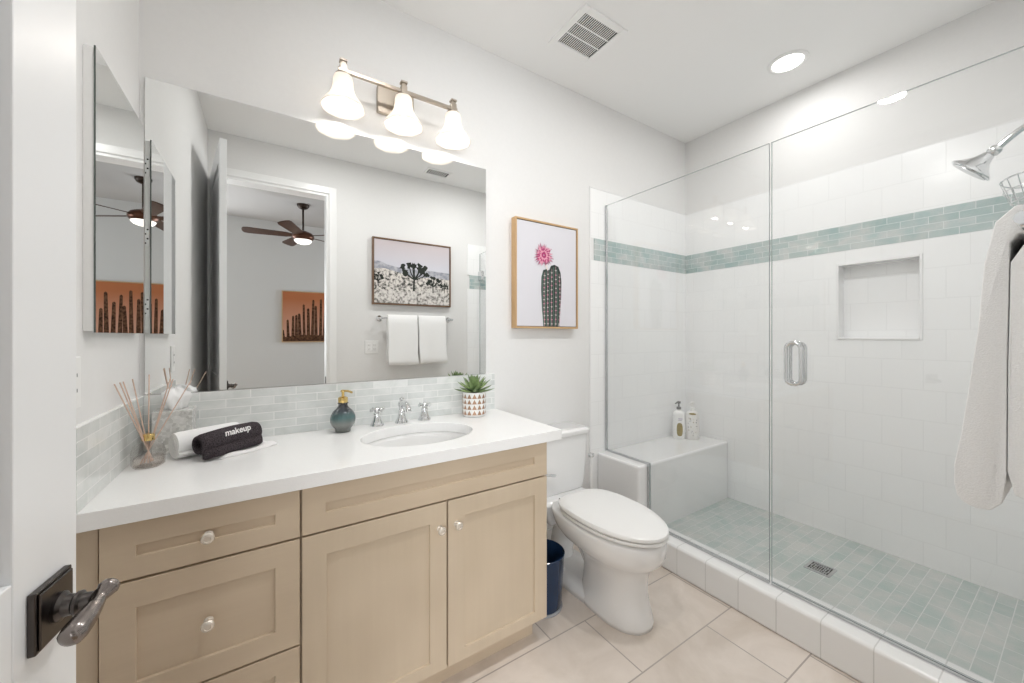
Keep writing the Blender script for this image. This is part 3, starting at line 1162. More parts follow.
L(SKYP, _rp.outputs[0], P(SKYP).inputs['Base Color'])
HILL = mat('print_grey_hills', (.36, .37, .42), .8, spec=.1)
_c, _f = noise_col(HILL, (.28, .29, .34), (.52, .52, .56), 26, 4)
L(HILL, _c, P(HILL).inputs['Base Color'])
SCRUB = mat('print_desert_scrub', (.5, .47, .44), .8, spec=.1)
_c, _f = noise_col(SCRUB, (.07, .07, .065), (.74, .70, .66), 38, 5, lo=.38, hi=.56)
L(SCRUB, _c, P(SCRUB).inputs['Base Color'])
SCRUB2 = mat('print_desert_sand', (.55, .5, .46), .8, spec=.1)
_c, _f = noise_col(SCRUB2, (.16, .15, .14), (.72, .69, .66), 42, 6, lo=.36, hi=.55)
L(SCRUB2, _c, P(SCRUB2).inputs['Base Color'])
INK = mat('print_tree_ink', (.035, .04, .035), .8, spec=.1)
shapes = [([(0, 0), (1, 0), (1, .555), (.75, .57), (.5, .57), (.3, .58), (.16, .61), (.07, .655), (0, .66)], 1),
          ([(0, 0), (1, 0), (1, .44), (.8, .46), (.55, .44), (.3, .50), (.12, .55), (0, .53)], 2),
          ([(0, 0), (1, 0), (1, .20), (.8, .26), (.6, .22), (.4, .18), (.2, .22), (0, .20)], 3)]


def jtree(x, z0, hh, rg, lean=0):
    asp_ = .60 / .75
    shapes.append((ribbon([(x, z0), (x + lean * .3, z0 + hh * .25), (x + lean, z0 + hh * .5)], .012 * hh * 2.2, .009 * hh * 2.2), 4))
    for k in range(11):
        a = R(12 + 156 * k / 10) + rg.uniform(-.2, .2)
        l_ = hh * rg.uniform(.26, .5)
        x1_, z1_ = x + lean + math.cos(a) * l_ * asp_, z0 + hh * .48 + math.sin(a) * l_ * .9
        xm, zm = x + lean + math.cos(a) * l_ * .55, z0 + hh * .44 + math.sin(a) * l_ * .4
        shapes.append((ribbon([(x + lean * .8, z0 + hh * .36), (xm, zm), (x1_, z1_)], .008 * hh * 2, .007 * hh * 2), 4))
        nn = 12
        rb = .045 * hh * 2
        rr_ = [rb * rg.uniform(.7, 1.7) for i in range(nn)]
        shapes.append(([(x1_ + rr_[i] * math.cos(2 * PI * i / nn) * asp_ * .8, z1_ + rr_[i] * math.sin(2 * PI * i / nn) * .8) for i in range(nn)], 4))


rg = random.Random(11)
jtree(.50, .21, .52, rg, .01)
jtree(.765, .20, .30, rg)
jtree(.045, .26, .22, rg)
jtree(.93, .22, .16, rg)
bm = canvas(nb(), (JX0 + .016, YF + .0305, JZ0 + .016), (1, 0, 0), (0, 0, 1), JX1 - JX0 - .032, JZ1 - JZ0 - .032, shapes, (0, 1, 0))
fobj('canvas_print', bm, [SKYP, HILL, SCRUB, SCRUB2, INK], g)
bm = nb()
box(bm, JX0 + .0132, JX1 - .0132, YF + .002, YF + .030, JZ0 + .0132, JZ1 - .0132)
obj('canvas_core', bm, DARK, g)

# ------------------------------------------------------------ towel bar and towels on the doorway wall
BYY, BZZ = .052, 1.405
g = thing('towel_bar', 'chrome towel bar on the doorway wall carrying two white towels', 'towel bar', (1.2, YF, BZZ))
bm = nb()
tube(bm, [(.835, BYY, BZZ), (1.54, BYY, BZZ)], .009, 16)
obj('rail', bm, CHROME, g, smooth=True)
for x in (.855, 1.52):
    bm = nb()
    lathe(bm, [(.026, .0005), (.026, .006), (.018, .012), (.011, .020), (.010, .060), (.0125, .066), (.0135, .076), (.011, .086), (.004, .090)], (x, YF, BZZ), (0, 1, 0), 24)
    obj('post', bm, CHROME, g, smooth=True)


def draped(name, x0, x1, zf, zb, label, grp, seed):
    """thick towel folded over the rail; profile in Y-Z swept along X with soft wobble"""
    rg = random.Random(seed)
    th_f = .040
    outer = [(.030, zb + .010), (.022, zb + .05), (.020, (zb + BZZ) / 2), (.020, BZZ - .06), (.028, BZZ - .005), (.045, BZZ + .030), (.064, BZZ + .032), (.082, BZZ + .012), (.092, BZZ - .05),
             (.098, BZZ - .15), (.106, (zf + BZZ) / 2 - .02), (.114, zf + .11), (.122, zf + .06), (.1235, zf + .032), (.1215, zf + .014), (.115, zf + .003), (.104, zf - .002), (.090, zf)]
    inner = [(.076, zf + .014), (.0718, zf + .06), (.0716, BZZ - .2), (.069, BZZ - .02), (.062, BZZ - .009), (.052, BZZ - .0085), (.050, BZZ - .012), (.068, BZZ - .05), (.0706, BZZ - .2), (.0706, zb + .04), (.064, zb + .006), (.048, zb)]
    prof_ = [(p[0], p[1]) for p in outer + inner]
    bm = nb()
    nx = 14
    rings = []
    ph = rg.uniform(0, 6)
    for i in range(nx + 1):
        t = i / nx
        x = x0 + (x1 - x0) * t
        edge = min(t, 1 - t) * nx
        ring = []
        for j, (y, z) in enumerate(prof_):
            drop = max(0, min(1, (BZZ - z) / .35))
            wob = .004 * drop * math.sin(9 * t + ph + j * .2)
            yy = y
            if j < len(outer):
                yy += wob
            sx_ = 0
            if edge < 1 and j < len(outer):
                sx_ = 0
            xx = x + .006 * drop * math.sin(3 * z * 7 + ph) * (1 if i in (0, nx) else .5)
            ring.append(bm.verts.new((xx, yy, z + .003 * drop * math.sin(5 * t + ph))))
        rings.append(ring)
    n_ = len(prof_)
    for a, b in zip(rings, rings[1:]):
        for j in range(n_):
            k = (j + 1) % n_
            bm.faces.new((a[j], a[k], b[k], b[j]))
    bm.faces.new(rings[0][::-1])
    bm.faces.new(rings[-1])
    o = obj(name, bm, TERRY, None, smooth='all', origin=((x0 + x1) / 2, BYY, zf))
    b = o.modifiers.new('round', 'BEVEL')
    b.width = .006
    b.segments = 3
    b.limit_method = 'ANGLE'
    b.angle_limit = R(45)
    tag(o, label, 'towel', grp)
    return o


draped('hand_towel', .906, 1.172, .985, 1.01, 'fluffy white towel on the bar, nearer the doorway, cut by the right photo edge', 'white towels on the towel bar', 1)
draped('hand_towel', 1.186, 1.452, .99, 1.01, 'folded white towel on the bar, the one nearer the shower in the mirror', 'white towels on the towel bar', 2)

# outlets
def plate(name, label, org, uv, nv, w_, h_, kind):
    org, uv, nv = map(Vector, (org, uv, nv))
    zz = Vector((0, 0, 1))
    g = thing(name, label, kind, org)

    def lb(bm, u0, u1, z0, z1, n0, n1):
        fs = box(bm, u0, u1, n0, n1, z0, z1)
        for v in {v for f in fs for v in f.verts}:
            a, b, c_ = v.co
            v.co = org + uv * a + nv * b + zz * c_
    bm = nb()
    lb(bm, -w_ / 2, w_ / 2, -h_ / 2, h_ / 2, .0005, .006)
    obj('cover_plate', bm, WHITE, g, bevel=.002)
    for dx_ in (-.023, .023) if w_ > .1 else (0,):
        bm = nb()
        lb(bm, dx_ - .0165, dx_ + .0165, -.033, .033, .006, .008)
        r_ = obj('receptacle', bm, WHITE, g, bevel=.001)
        for dz_ in (-.017, .017):
          for e_ in (-.006, .006):
                bm = nb()
                lb(bm, dx_ + e_ - .0012, dx_ + e_ + .0012, dz_ - .004, dz_ + .004, .008, .0084)
                obj('slot', bm, DARK, r_)


plate('power_outlet', 'white double outlet plate below and left of the towel bar, seen in the mirror', (.79, YF, 1.146), (1, 0, 0), (0, 1, 0), .116, .116, 'outlet')
plate('power_outlet', 'white outlet plate on the left wall above the side splash', (XL, 1.222, 1.144), (0, 1, 0), (1, 0, 0), .072, .116, 'outlet')

# ------------------------------------------------------------ shower head and caddy
SX = 2.32
g = thing('overhead_shower', 'chrome rain shower head on a bent arm at the right end of the shower', 'shower head', (SX, YF, 2.0))
bm = nb()
tube(bm, smooth_pts([(SX, YF + .012, 2.012), (SX, .05, 2.028), (SX, .11, 2.026), (SX, .15, 2.006), (SX, .185, 1.976), (SX, .208, 1.954)], 5), .0105, 16)
obj('arm', bm, CHROME, g, smooth=True)
bm = nb()
lathe(bm, [(.031, .0003), (.031, .004), (.020, .012), (.012, .016)], (SX, YF + .010, 2.012), (0, 1, 0), 28)
obj('flange', bm, CHROME, g, smooth=True)
ax = Vector((0, .73, -.683)).normalized()
o0 = Vector((SX, .203, 1.960))
bm = nb()
lathe(bm, [(.012, -.004), (.0175, 0), (.0195, .008), (.0195, .020), (.015, .026), (.019, .030), (.021, .038), (.028, .052), (.040, .066), (.056, .080), (.067, .088), (.069, .093), (.066, .097), (.060, .098)], o0, ax, 40)
hd2 = obj('spray_head', bm, CHROME, g, smooth=True)
bm = nb()
lathe(bm, [(.059, .0982), (.059, .0995), (.001, .1005)], o0, ax, 36)
obj('spray_face', bm, CHROMED, hd2)
g = thing('shower_caddy', 'chrome wire caddy basket hanging below the shower arm', 'caddy', (SX, .1, 1.72))
bm = nb()
cy_, cz_ = .085, 1.735
for zz_, r_ in ((1.815, .125), (1.775, .118), (1.735, .10)):
    tube(bm, [(SX + r_ * 1.1 * math.cos(2 * PI * k / 30), cy_ + r_ * math.sin(2 * PI * k / 30) * .9, zz_) for k in range(30)], .0028 if zz_ > 1.8 else .0018, 6, closed=True)
for k in range(20):
    a = 2 * PI * k / 20
    tube(bm, [(SX + .1375 * math.cos(a), cy_ + .1125 * math.sin(a), 1.815), (SX + .11 * math.cos(a), cy_ + .09 * math.sin(a), 1.735), (SX + .03 * math.cos(a), cy_ + .03 * math.sin(a), 1.72)], .0015, 5)
obj('basket', bm, CHROME, g, smooth=True)
bm = nb()
tube(bm, smooth_pts([(SX - .04, -.015, 1.815), (SX - .012, -.012, 1.95), (SX - .014, .015, 2.035), (SX, .022, 2.0385), (SX + .014, .015, 2.035), (SX + .012, -.012, 1.95), (SX + .04, -.015, 1.815)], 5), .002, 6)
obj('hanger', bm, CHROME, g, smooth=True)

# bottles on the bench
def pump_bottle(name, label, x, y, col, pump_m, art, h=.20, w_=.042, d_=.028):
    g = thing(name, label, 'bottle', (x, y, BZ), 'pump bottles on the shower bench')
    bm = nb()
    z0 = BZ + .0005

    def el(k, z):
        return ([(x + w_ * k * math.copysign(abs(math.cos(a)) ** .7, math.cos(a)), y + d_ * k * math.copysign(abs(math.sin(a)) ** .7, math.sin(a))) for a in [2 * PI * i / 32 for i in range(32)]], z)
    loft(bm, [el(.92, z0), el(1, z0 + .006), el(1, z0 + h - .03), el(.93, z0 + h - .012), el(.6, z0 + h), el(.35, z0 + h + .004), el(.35, z0 + h + .014)])
    obj('bottle_body', bm, col, g, smooth=True)
    bm = nb()
    zt = z0 + h + .014
    lathe(bm, [(.016, 0), (.016, .016), (.006, .018), (.005, .040), (.013, .042), (.013, .056), (.004, .058)], (x, y, zt), seg=20)
    tube(bm, [(x, y, zt + .050), (x - .012, y - .018, zt + .050), (x - .022, y - .033, zt + .044)], .005, 10)
    obj('pump', bm, pump_m, g, smooth=True)
    bm = nb()
    yb = y - d_ - .0006
    for (pts, mi) in art:
        f = bm.faces.new([bm.verts.new((x + p[0], yb + .006 * (abs(p[0]) / w_) ** 3, z0 + p[1])) for p in pts])
        f.material_index = mi
    fobj('printed_label', bm, [LAB1, LAB2, LAB3], g)
    g.rotation_euler.z = R(-57)


LAB1 = mat('label_olive_gold', (.30, .24, .09), .4)
LAB2 = mat('label_ink_grey', (.16, .15, .18), .5)
LAB3 = mat('label_violet', (.35, .30, .48), .5)


def oval(cx_, cz_, a, b, n=20, pw=2):
    return [(cx_ + a * math.copysign(abs(math.cos(2 * PI * i / n)) ** (2 / pw), math.cos(2 * PI * i / n)), cz_ + b * math.copysign(abs(math.sin(2 * PI * i / n)) ** (2 / pw), math.sin(2 * PI * i / n))) for i in range(n)]


rg = random.Random(5)
art1 = [(oval(.006, .070, .020, .048, pw=3), 0)] + [(oval(-.002 + .006 * i, .148, .0022, .005 if i % 2 else .0035, 6), 2) for i in range(5)]
art1 += [(oval(-.002 + .006 * i, .137, .0018, .003, 6), 1) for i in range(4)]
art2 = [(oval(0, .187, .024, .007), 0)]
for i in range(20):
    a_, b_ = rg.uniform(-.028, .028), rg.uniform(.03, .16)
    s_ = rg.uniform(.003, .006)
    art2.append(([(a_ + s_ * (1 if k % 2 else .4) * math.cos(k * PI / 5), b_ + s_ * (1 if k % 2 else .4) * math.sin(k * PI / 5)) for k in range(10)], 1 if i % 3 else 0))
pump_bottle('pump_bottle', 'white pump bottle with grey pump and oval gold label on the bench', 2.535, 1.665, WHITE, mat('grey_pump', (.22, .22, .22), .35), art1, h=.20)
pump_bottle('pump_bottle', 'white pump bottle with white pump and speckled floral print on the bench', 2.60, 1.60, WHITEC, WHITE, art2, h=.20, w_=.045, d_=.03)

# ------------------------------------------------------------ faucet
FX, FY = .508, 1.694
g = thing('faucet', 'chrome widespread faucet with two cross handles behind the oval sink', 'faucet', (FX, FY, CTZ))
bell = [(.029, .0005), (.0295, .004), (.023, .014), (.017, .030), (.0135, .046), (.0155, .050), (.015, .055), (.0115, .059)]
bm = nb()
lathe(bm, bell + [(.011, .070), (.016, .078), (.015, .092), (.008, .099), (.010, .106), (.0095, .112), (.003, .117)], (FX, FY, CTZ), seg=28)
tube(bm, smooth_pts([(FX, FY, CTZ + .078), (FX, FY - .025, CTZ + .092), (FX, FY - .058, CTZ + .095), (FX, FY - .090, CTZ + .084), (FX, FY - .104, CTZ + .066)], 5), [.0125] * 8 + [.011] * 8 + [.0115] * 5, 16)
obj('spout', bm, CHROME, g, smooth=True)
for x in (FX - .106, FX + .106):
    bm = nb()
    lathe(bm, bell, (x, FY, CTZ), seg=28)
    hb = obj('handle_base', bm, CHROME, g, smooth=True)
    bm = nb()
    lathe(bm, [(.010, .0595), (.012, .065), (.012, .074), (.007, .081), (.002, .083)], (x, FY, CTZ), seg=20)
    for k in range(4):
        a = R(20 + 90 * k)
        c_, s_ = math.cos(a), math.sin(a)
        tube(bm, [(x + c_ * .006, FY + s_ * .006, CTZ + .069), (x + c_ * .025, FY + s_ * .025, CTZ + .071), (x + c_ * .032, FY + s_ * .032, CTZ + .071)], [.005, .0045, .007], 10)
    obj('cross_handle', bm, CHROME, hb, smooth=True)

# ------------------------------------------------------------ soap dispenser
sx_, sy_ = .262, 1.672
g = thing('soap_dispenser', 'round ribbed teal and grey glass soap dispenser with a gold pump, left of the faucet', 'soap dispenser', (sx_, sy_, CTZ))
OMB = mat('ombre_teal_glass', (.2, .3, .3), .12, coat=.6)
_tc = N(OMB, 'ShaderNodeTexCoord')
_sp = N(OMB, 'ShaderNodeSeparateXYZ')
L(OMB, _tc.outputs['Generated'], _sp.inputs[0])
_rp = N(OMB, 'ShaderNodeValToRGB')
cr = _rp.color_ramp
cr.elements[0].position = 0
cr.elements[0].color = (.09, .10, .09, 1)
cr.elements[1].position = 1
cr.elements[1].color = (.02, .016, .022, 1)
for p_, c_ in ((.28, (.20, .21, .20)), (.52, (.07, .14, .14)), (.74, (.035, .045, .055))):
    e_ = cr.elements.new(p_)
    e_.color = (*c_, 1)
L(OMB, _sp.outputs[2], _rp.inputs[0])
L(OMB, _rp.outputs[0], P(OMB).inputs['Base Color'])
bm = nb()
pf = [(.026, .0005), (.030, .002)]
for k in range(1, 14):
    a = -1.02 + k * (1.02 + 1.12) / 14
    pf.append((.0475 * math.cos(a), .052 + .050 * math.sin(a)))
pf += [(.021, .100), (.0175, .107), (.0175, .113), (.022, .117), (.018, .119)]
lathe(bm, pf, (sx_, sy_, CTZ), seg=72, lobes=18, lobe_amt=[.0, .01] + [.014] * 13 + [.01, 0, 0, 0, 0])
obj('bottle_body', bm, OMB, g, smooth='all')
bm = nb()
lathe(bm, [(.0175, .1185), (.0185, .122), (.0185, .138), (.012, .142), (.0055, .143), (.005, .160), (.009, .161), (.009, .168), (.003, .170)], (sx_, sy_, CTZ), seg=24)
tube(bm, smooth_pts([(sx_ - .004, sy_, CTZ + .165), (sx_ + .014, sy_ - .016, CTZ + .166), (sx_ + .030, sy_ - .030, CTZ + .160)], 4), .0042, 10)
obj('pump', bm, GOLD, g, smooth=True)

# ------------------------------------------------------------ succulent in a patterned pot
px_, py_ = .852, 1.655
g = thing('potted_succulent', 'green spiky succulent in a white pot with copper triangles at the end of the countertop', 'potted plant', (px_, py_, CTZ))
bm = nb()
RP, HP, rows, cols = .0555, .118, 4, 14


def cyl(a, z):
    return (px_ + RP * math.cos(a), py_ + RP * math.sin(a), z)


zb0 = CTZ + .010
rh = (HP - .014) / rows
for r_ in range(rows):
    for c_ in range(cols):
        a0 = 2 * PI * c_ / cols
        a1 = 2 * PI * (c_ + 1) / cols
        am_ = (a0 + a1) / 2
        z0, z1 = zb0 + r_ * rh, zb0 + (r_ + 1) * rh
        zc0, zc1 = z0 + rh * .08, z0 + rh * .92
        A, B_, C_, D_ = cyl(a0, z0), cyl(am_, z0), cyl(a1, z0), cyl(a1, z1)
        E_, F_ = cyl(am_, z1), cyl(a0, z1)
        V = lambda p: bm.verts.new(p)
        # white quads
        for q_ in ((A, B_, E_, F_), (B_, C_, D_, E_)):
            f = bm.faces.new([V(p) for p in q_])
            f.material_index = 0

        def cl2(a, z):
            return (px_ + (RP + .0005) * math.cos(a), py_ + (RP + .0005) * math.sin(a), z)
        for q_ in ((cl2(a0 + .02, zc0), cl2(am_, zc0), cl2(am_, zc1)), (cl2(am_, zc0), cl2(a1 - .02, zc0), cl2(am_, zc1))):
            f = bm.faces.new([V(p) for p in q_])
            f.material_index = 1
lathe(bm, [(.047, CTZ + .0005), (.051, CTZ + .003), (.052, zb0 - .001)], (px_, py_, 0), seg=40)
lathe(bm, [(RP, zb0 + HP - .0141), (RP, CTZ + HP), (RP - .004, CTZ + HP), (RP - .004, CTZ + HP - .012)], (px_, py_, 0), seg=40, cap=False)
obj('pot', bm, [WHITEC, COPPER], g)
bm = nb()
lathe(bm, [(RP - .0045, CTZ + HP - .016), (.03, CTZ + HP - .008), (.003, CTZ + HP - .005)], (px_, py_, 0), seg=24)
obj('soil', bm, SOIL, g)
rg = random.Random(21)
lv = 0
for ring, (cnt, tilt, ln) in enumerate(((9, 8, .088), (9, 24, .080), (8, 42, .070), (6, 60, .056), (3, 78, .044))):
    for k in range(cnt):
        a = 2 * PI * (k + .5 * (ring % 2)) / cnt + rg.uniform(-.12, .12)
        el_ = R(tilt + rg.uniform(-5, 5))
        l_ = ln * rg.uniform(.9, 1.1)
        bm = nb()
        base = Vector((px_, py_, CTZ + HP - .004 + .006 * ring))
        d0 = Vector((math.cos(a) * math.cos(el_), math.sin(a) * math.cos(el_), math.sin(el_)))
        side = Vector((-math.sin(a), math.cos(a), 0))
        upv = side.cross(d0) * -1
        rings_ = []
        for t, w_, th_ in ((0, .007, .003), (.2, .0125, .005), (.45, .0130, .005), (.75, .0085, .0035), (.92, .0028, .0014), (1, .0006, .0004)):
            c_ = base + d0 * (.006 + l_ * t) + Vector((0, 0, .014 * t * t))
            rings_.append([bm.verts.new(c_ + side * (w_ * math.cos(q)) + upv * (th_ * math.sin(q))) for q in [2 * PI * i / 8 for i in range(8)]])
        for A, B_ in zip(rings_, rings_[1:]):
            for i in range(8):
                j = (i + 1) % 8
                bm.faces.new((A[i], A[j], B_[j], B_[i]))
        bm.faces.new(rings_[0][::-1])
        bm.faces.new(rings_[-1])
        obj('leaf', bm, LEAF, g, smooth=True)

# ------------------------------------------------------------ reed diffuser
dx_, dy_ = -.297, 1.545
g = thing('reed_diffuser', 'clear glass reed diffuser with a gold collar and thin reeds in the countertop corner', 'diffuser', (dx_, dy_, CTZ))
bm = nb()
lathe(bm, [(.033, .0006), (.0385, .006), (.040, .044), (.035, .062), (.018, .076), (.013, .080), (.013, .088)], (dx_, dy_, CTZ), seg=8, cap=True)
obj('glass_bottle', bm, GLASSB, g, bevel=.002)
bm = nb()
lathe(bm, [(.031, .004), (.035, .008), (.036, .030)], (dx_, dy_, CTZ), seg=8)
obj('fragrance_oil', bm, WATER, g)
bm = nb()
lathe(bm, [(.0145, .078), (.0150, .080), (.0150, .095), (.0135, .097), (.006, .097)], (dx_, dy_, CTZ), seg=28)
obj('collar', bm, GOLD, g, smooth=True)
ends = [(103, 387), (115, 386), (121, 383), (131, 386), (167, 375), (171, 377), (183, 379), (150, 392)]
f_, hy_, yw_ = 379.0, 335.56, R(32.94)
for k in range(8):
    # each reed leans its own way out of the collar
    lean_x = (-.052, -.048, -.046, -.036, .048, .060, .100, -.010)[k]
    lean_y = (-.095, -.065, -.045, .000, .030, -.005, .025, .060)[k]
    top = Vector((dx_ + lean_x * .95, dy_ + lean_y, CTZ + .272 - .25 * abs(lean_x)))
    bot = Vector((dx_ - lean_x * .16, dy_ - lean_y * .16, CTZ + .012))
    bm = nb()
    tube(bm, [bot, (bot + top) / 2, top], .0016, 6)
    obj('reed', bm, REED, g)

# ------------------------------------------------------------ tissue box
tx0, tx1, ty0, ty1, tz1 = -.312, -.208, 1.658, 1.743, 1.000
CAPIZ = mat('capiz_mosaic', (.6, .6, .58), .2)
_vo = N(CAPIZ, 'ShaderNodeTexVoronoi')
_vo.inputs['Scale'].default_value = 110
L(CAPIZ, coords(CAPIZ), _vo.inputs['Vector'])
_rp = N(CAPIZ, 'ShaderNodeValToRGB')
_rp.color_ramp.elements[0].color = (.46, .46, .44, 1)
_rp.color_ramp.elements[1].color = (.78, .78, .76, 1)
L(CAPIZ, _vo.outputs['Color'], _rp.inputs[0])
L(CAPIZ, _rp.outputs[0], P(CAPIZ).inputs['Base Color'])
g = thing('tissue_box', 'square pale mosaic tissue box with a white tissue pulled out, in the countertop corner', 'tissue box', ((tx0 + tx1) / 2, (ty0 + ty1) / 2, CTZ))
bm = nb()
box(bm, tx0, tx1, ty0, ty1, CTZ + .0005, tz1)
obj('box_cover', bm, CAPIZ, g, bevel=.003)
bm = nb()
cx_, cy_ = (tx0 + tx1) / 2, (ty0 + ty1) / 2
rg = random.Random(4)
rings_ = []
for k, (r_, z_) in enumerate(((.022, .0008), (.024, .012), (.028, .026), (.032, .040), (.030, .052), (.020, .062), (.006, .068))):
    ring = []
    for i in range(36):
        a = 2 * PI * i / 36
        rr = r_ * (1 + .22 * math.sin(3 * a + k * .5) + .12 * math.sin(7 * a + k) + rg.uniform(-.05, .05))
        ring.append(bm.verts.new((cx_ + rr * math.cos(a) * 1.15, cy_ + rr * math.sin(a), tz1 + z_ + .006 * math.sin(5 * a + k))))
    rings_.append(ring)
for v in rings_[0]:
    v.co.z = tz1 + .0005
for A, B_ in zip(rings_, rings_[1:]):
    for i in range(36):
        j = (i + 1) % 36
        bm.faces.new((A[i], A[j], B_[j], B_[i]))
bm.faces.new(rings_[0][::-1])
bm.faces.new(rings_[-1])
obj('tissue', bm, TISSUE, g, smooth='all')

# ------------------------------------------------------------ towels on the countertop
def roll(name, c0, c1, rad, m, thick, turns, gap, label, cat, tail=None, squash=1.0, start=0):
    """a cloth rolled up: spiral section swept along its axis"""
    c0, c1 = Vector(c0), Vector(c1)
    d = (c1 - c0).normalized()
    side = d.cross(Vector((0, 0, 1))).normalized()
    up = Vector((0, 0, 1))
    ns = int(turns * 26)
    sp_o, sp_i = [], []
    for i in range(ns + 1):
        t = i / ns
        a = start - t * turns * 2 * PI
        ro = rad - t * turns * (thick + gap)
        sp_o.append((ro * math.cos(a), ro * math.sin(a) * squash))
        sp_i.append(((ro - thick) * math.cos(a), (ro - thick) * math.sin(a) * squash))
    sec = sp_o + sp_i[::-1]
    bm = nb()
    rings = []
    nl = 12
    rg = random.Random(9)
    for i in range(nl + 1):
        t = i / nl
        c = c0.lerp(c1, t)
        k = 1 - (.06 if i in (0, nl) else 0)
        ring = [bm.verts.new(c + side * (p[0] * k) + up * (p[1] * k)) for p in sec]
        rings.append(ring)
    n_ = len(sec)
    for A, B_ in zip(rings, rings[1:]):
        for j in range(n_):
            k = (j + 1) % n_
            bm.faces.new((A[j], A[k], B_[k], B_[j]))
    h_ = n_ // 2
    for ring in (rings[0], rings[-1]):
        for j in range(h_ - 1):
            bm.faces.new((ring[j], ring[j + 1], ring[n_ - 2 - j], ring[n_ - 1 - j]))
    o = obj(name, bm, m, None, smooth=True, origin=(*c0.xy, CTZ))
    tag(o, label, cat)
    return o


ra = .0455
roll('rolled_towel', (-.244, 1.577, CTZ + ra + .001), (-.088, 1.668, CTZ + ra + .001), ra, TERRY, .010, 3.2, .0015, 'rolled white towel lying behind the dark makeup cloth', 'towel', start=-.6)
# thin white cloth under the dark roll
bm = nb()
nx, ny = 16, 10
A0 = Vector((-.168, 1.545))
ud = Vector((.165, .115)).normalized()
vd = Vector((ud.y, -ud.x))
gridt, gridb = [], []
for i in range(nx + 1):
    rt, rb = [], []
    for j in range(ny + 1):
        s, t = i / nx, j / ny
        wv = .055 + .012 * math.sin(3 * s)
        p = A0 + ud * (.015 + .185 * s) + vd * (-.035 + (wv + .045) * t)
        zt = .0045 + .006 * s + .0035 * max(0, 1 - abs(t - .9) * 4) * (1 + math.sin(9 * s)) + .001 * math.sin(14 * t + 4 * s)
        e_ = min(s, 1 - s, t, 1 - t)
        zt *= min(1, .35 + e_ * 8)
        rt.append(bm.verts.new((p.x, p.y, CTZ + .0006 + zt)))
        rb.append(bm.verts.new((p.x, p.y, CTZ + .0006)))
    gridt.append(rt)
    gridb.append(rb)
for i in range(nx):
    for j in range(ny):
        bm.faces.new((gridt[i][j], gridt[i + 1][j], gridt[i + 1][j + 1], gridt[i][j + 1]))
        bm.faces.new((gridb[i][j], gridb[i][j + 1], gridb[i + 1][j + 1], gridb[i + 1][j]))
for i in range(nx):
    bm.faces.new((gridt[i][0], gridb[i][0], gridb[i + 1][0], gridt[i + 1][0]))
    bm.faces.new((gridt[i][ny], gridt[i + 1][ny], gridb[i + 1][ny], gridb[i][ny]))
for j in range(ny):
    bm.faces.new((gridt[0][j], gridt[0][j + 1], gridb[0][j + 1], gridb[0][j]))
    bm.faces.new((gridt[nx][j], gridb[nx][j], gridb[nx][j + 1], gridt[nx][j + 1]))
o = obj('folded_cloth', bm, LINEN, None, smooth='all', origin=(A0.x, A0.y, CTZ))
tag(o, 'flat crumpled white cloth lying under the dark makeup cloth', 'cloth')
# dark makeup cloth
rd = .034
g = thing('makeup_cloth', 'dark charcoal rolled washcloth embroidered makeup, on the countertop', 'cloth', (-.09, 1.56, CTZ))
c0 = Vector((-.180, 1.519, CTZ + .0145 + rd))
c1 = Vector((-.030, 1.612, CTZ + .024 + rd))
d = (c1 - c0).normalized()
side = d.cross(Vector((0, 0, 1))).normalized()      # towards the camera side
sec_o, sec_i = [], []
NS = 56
for i in range(NS + 1):
    t = i / NS
    a = R(-62) + t * R(560)
    ro = rd - .0045 * t
    sec_o.append((ro * math.cos(a) * 1.08, ro * math.sin(a) * .95))
    tk = .0085
    sec_i.append(((ro - tk) * math.cos(a) * 1.08, (ro - tk) * math.sin(a) * .95))
lead_o = [(.040, -.0405), (.043, -.034), (.036, -.026), (.026, -.022)]
sec = []
tail_o = [(.034, -.0425), (.044, -.038), (.0445, -.031), (.036, -.024)]
bm = nb()
nl = 16
rings = []
for i in range(nl + 1):
    t = i / nl
    c = c0.lerp(c1, t) + Vector((0, 0, .004 * math.sin(PI * t)))
    k = 1 - (.08 if i in (0, nl) else 0) + .03 * math.sin(PI * t)
    sc_ = [(p[0] * k, p[1] * k) for p in sec_o + sec_i[::-1]]
    rings.append([bm.verts.new(c + side * p[0] + Vector((0, 0, p[1]))) for p in sc_])
n_ = len(rings[0])
for A, B_ in zip(rings, rings[1:]):
    for j in range(n_):
        k = (j + 1) % n_
        bm.faces.new((A[j], A[k], B_[k], B_[j]))
h_ = n_ // 2
for ring in (rings[0], rings[-1]):
    for j in range(h_ - 1):
        bm.faces.new((ring[j], ring[j + 1], ring[n_ - 2 - j], ring[n_ - 1 - j]))
# loose outer flap along the front bottom
fl = []
for i in range(nl + 1):
    t = i / nl
    c = c0.lerp(c1, t)
    wv = .006 * math.sin(PI * t)
    pr_ = [(.018, -.010), (.033, -.014 + wv), (.040, -.024 + wv), (.0415, -.036 + wv * .3), (.034, -.0425 + wv * .3), (.022, -.040), (.020, -.028)]
    k = 1 - (.15 if i in (0, nl) else 0)
    fl.append([bm.verts.new(c + d * (.004 if i == 0 else 0) + side * (p[0] * k + .002) + Vector((0, 0, p[1] * (k if p[1] > -.02 else 1)))) for p in pr_])
for A, B_ in zip(fl, fl[1:]):
    for j in range(7):
        k = (j + 1) % 7
        bm.faces.new((A[j], A[k], B_[k], B_[j]))
bm.faces.new(fl[0][::-1])
bm.faces.new(fl[-1])
obj('cloth_roll', bm, TERRYD, g, smooth='all')
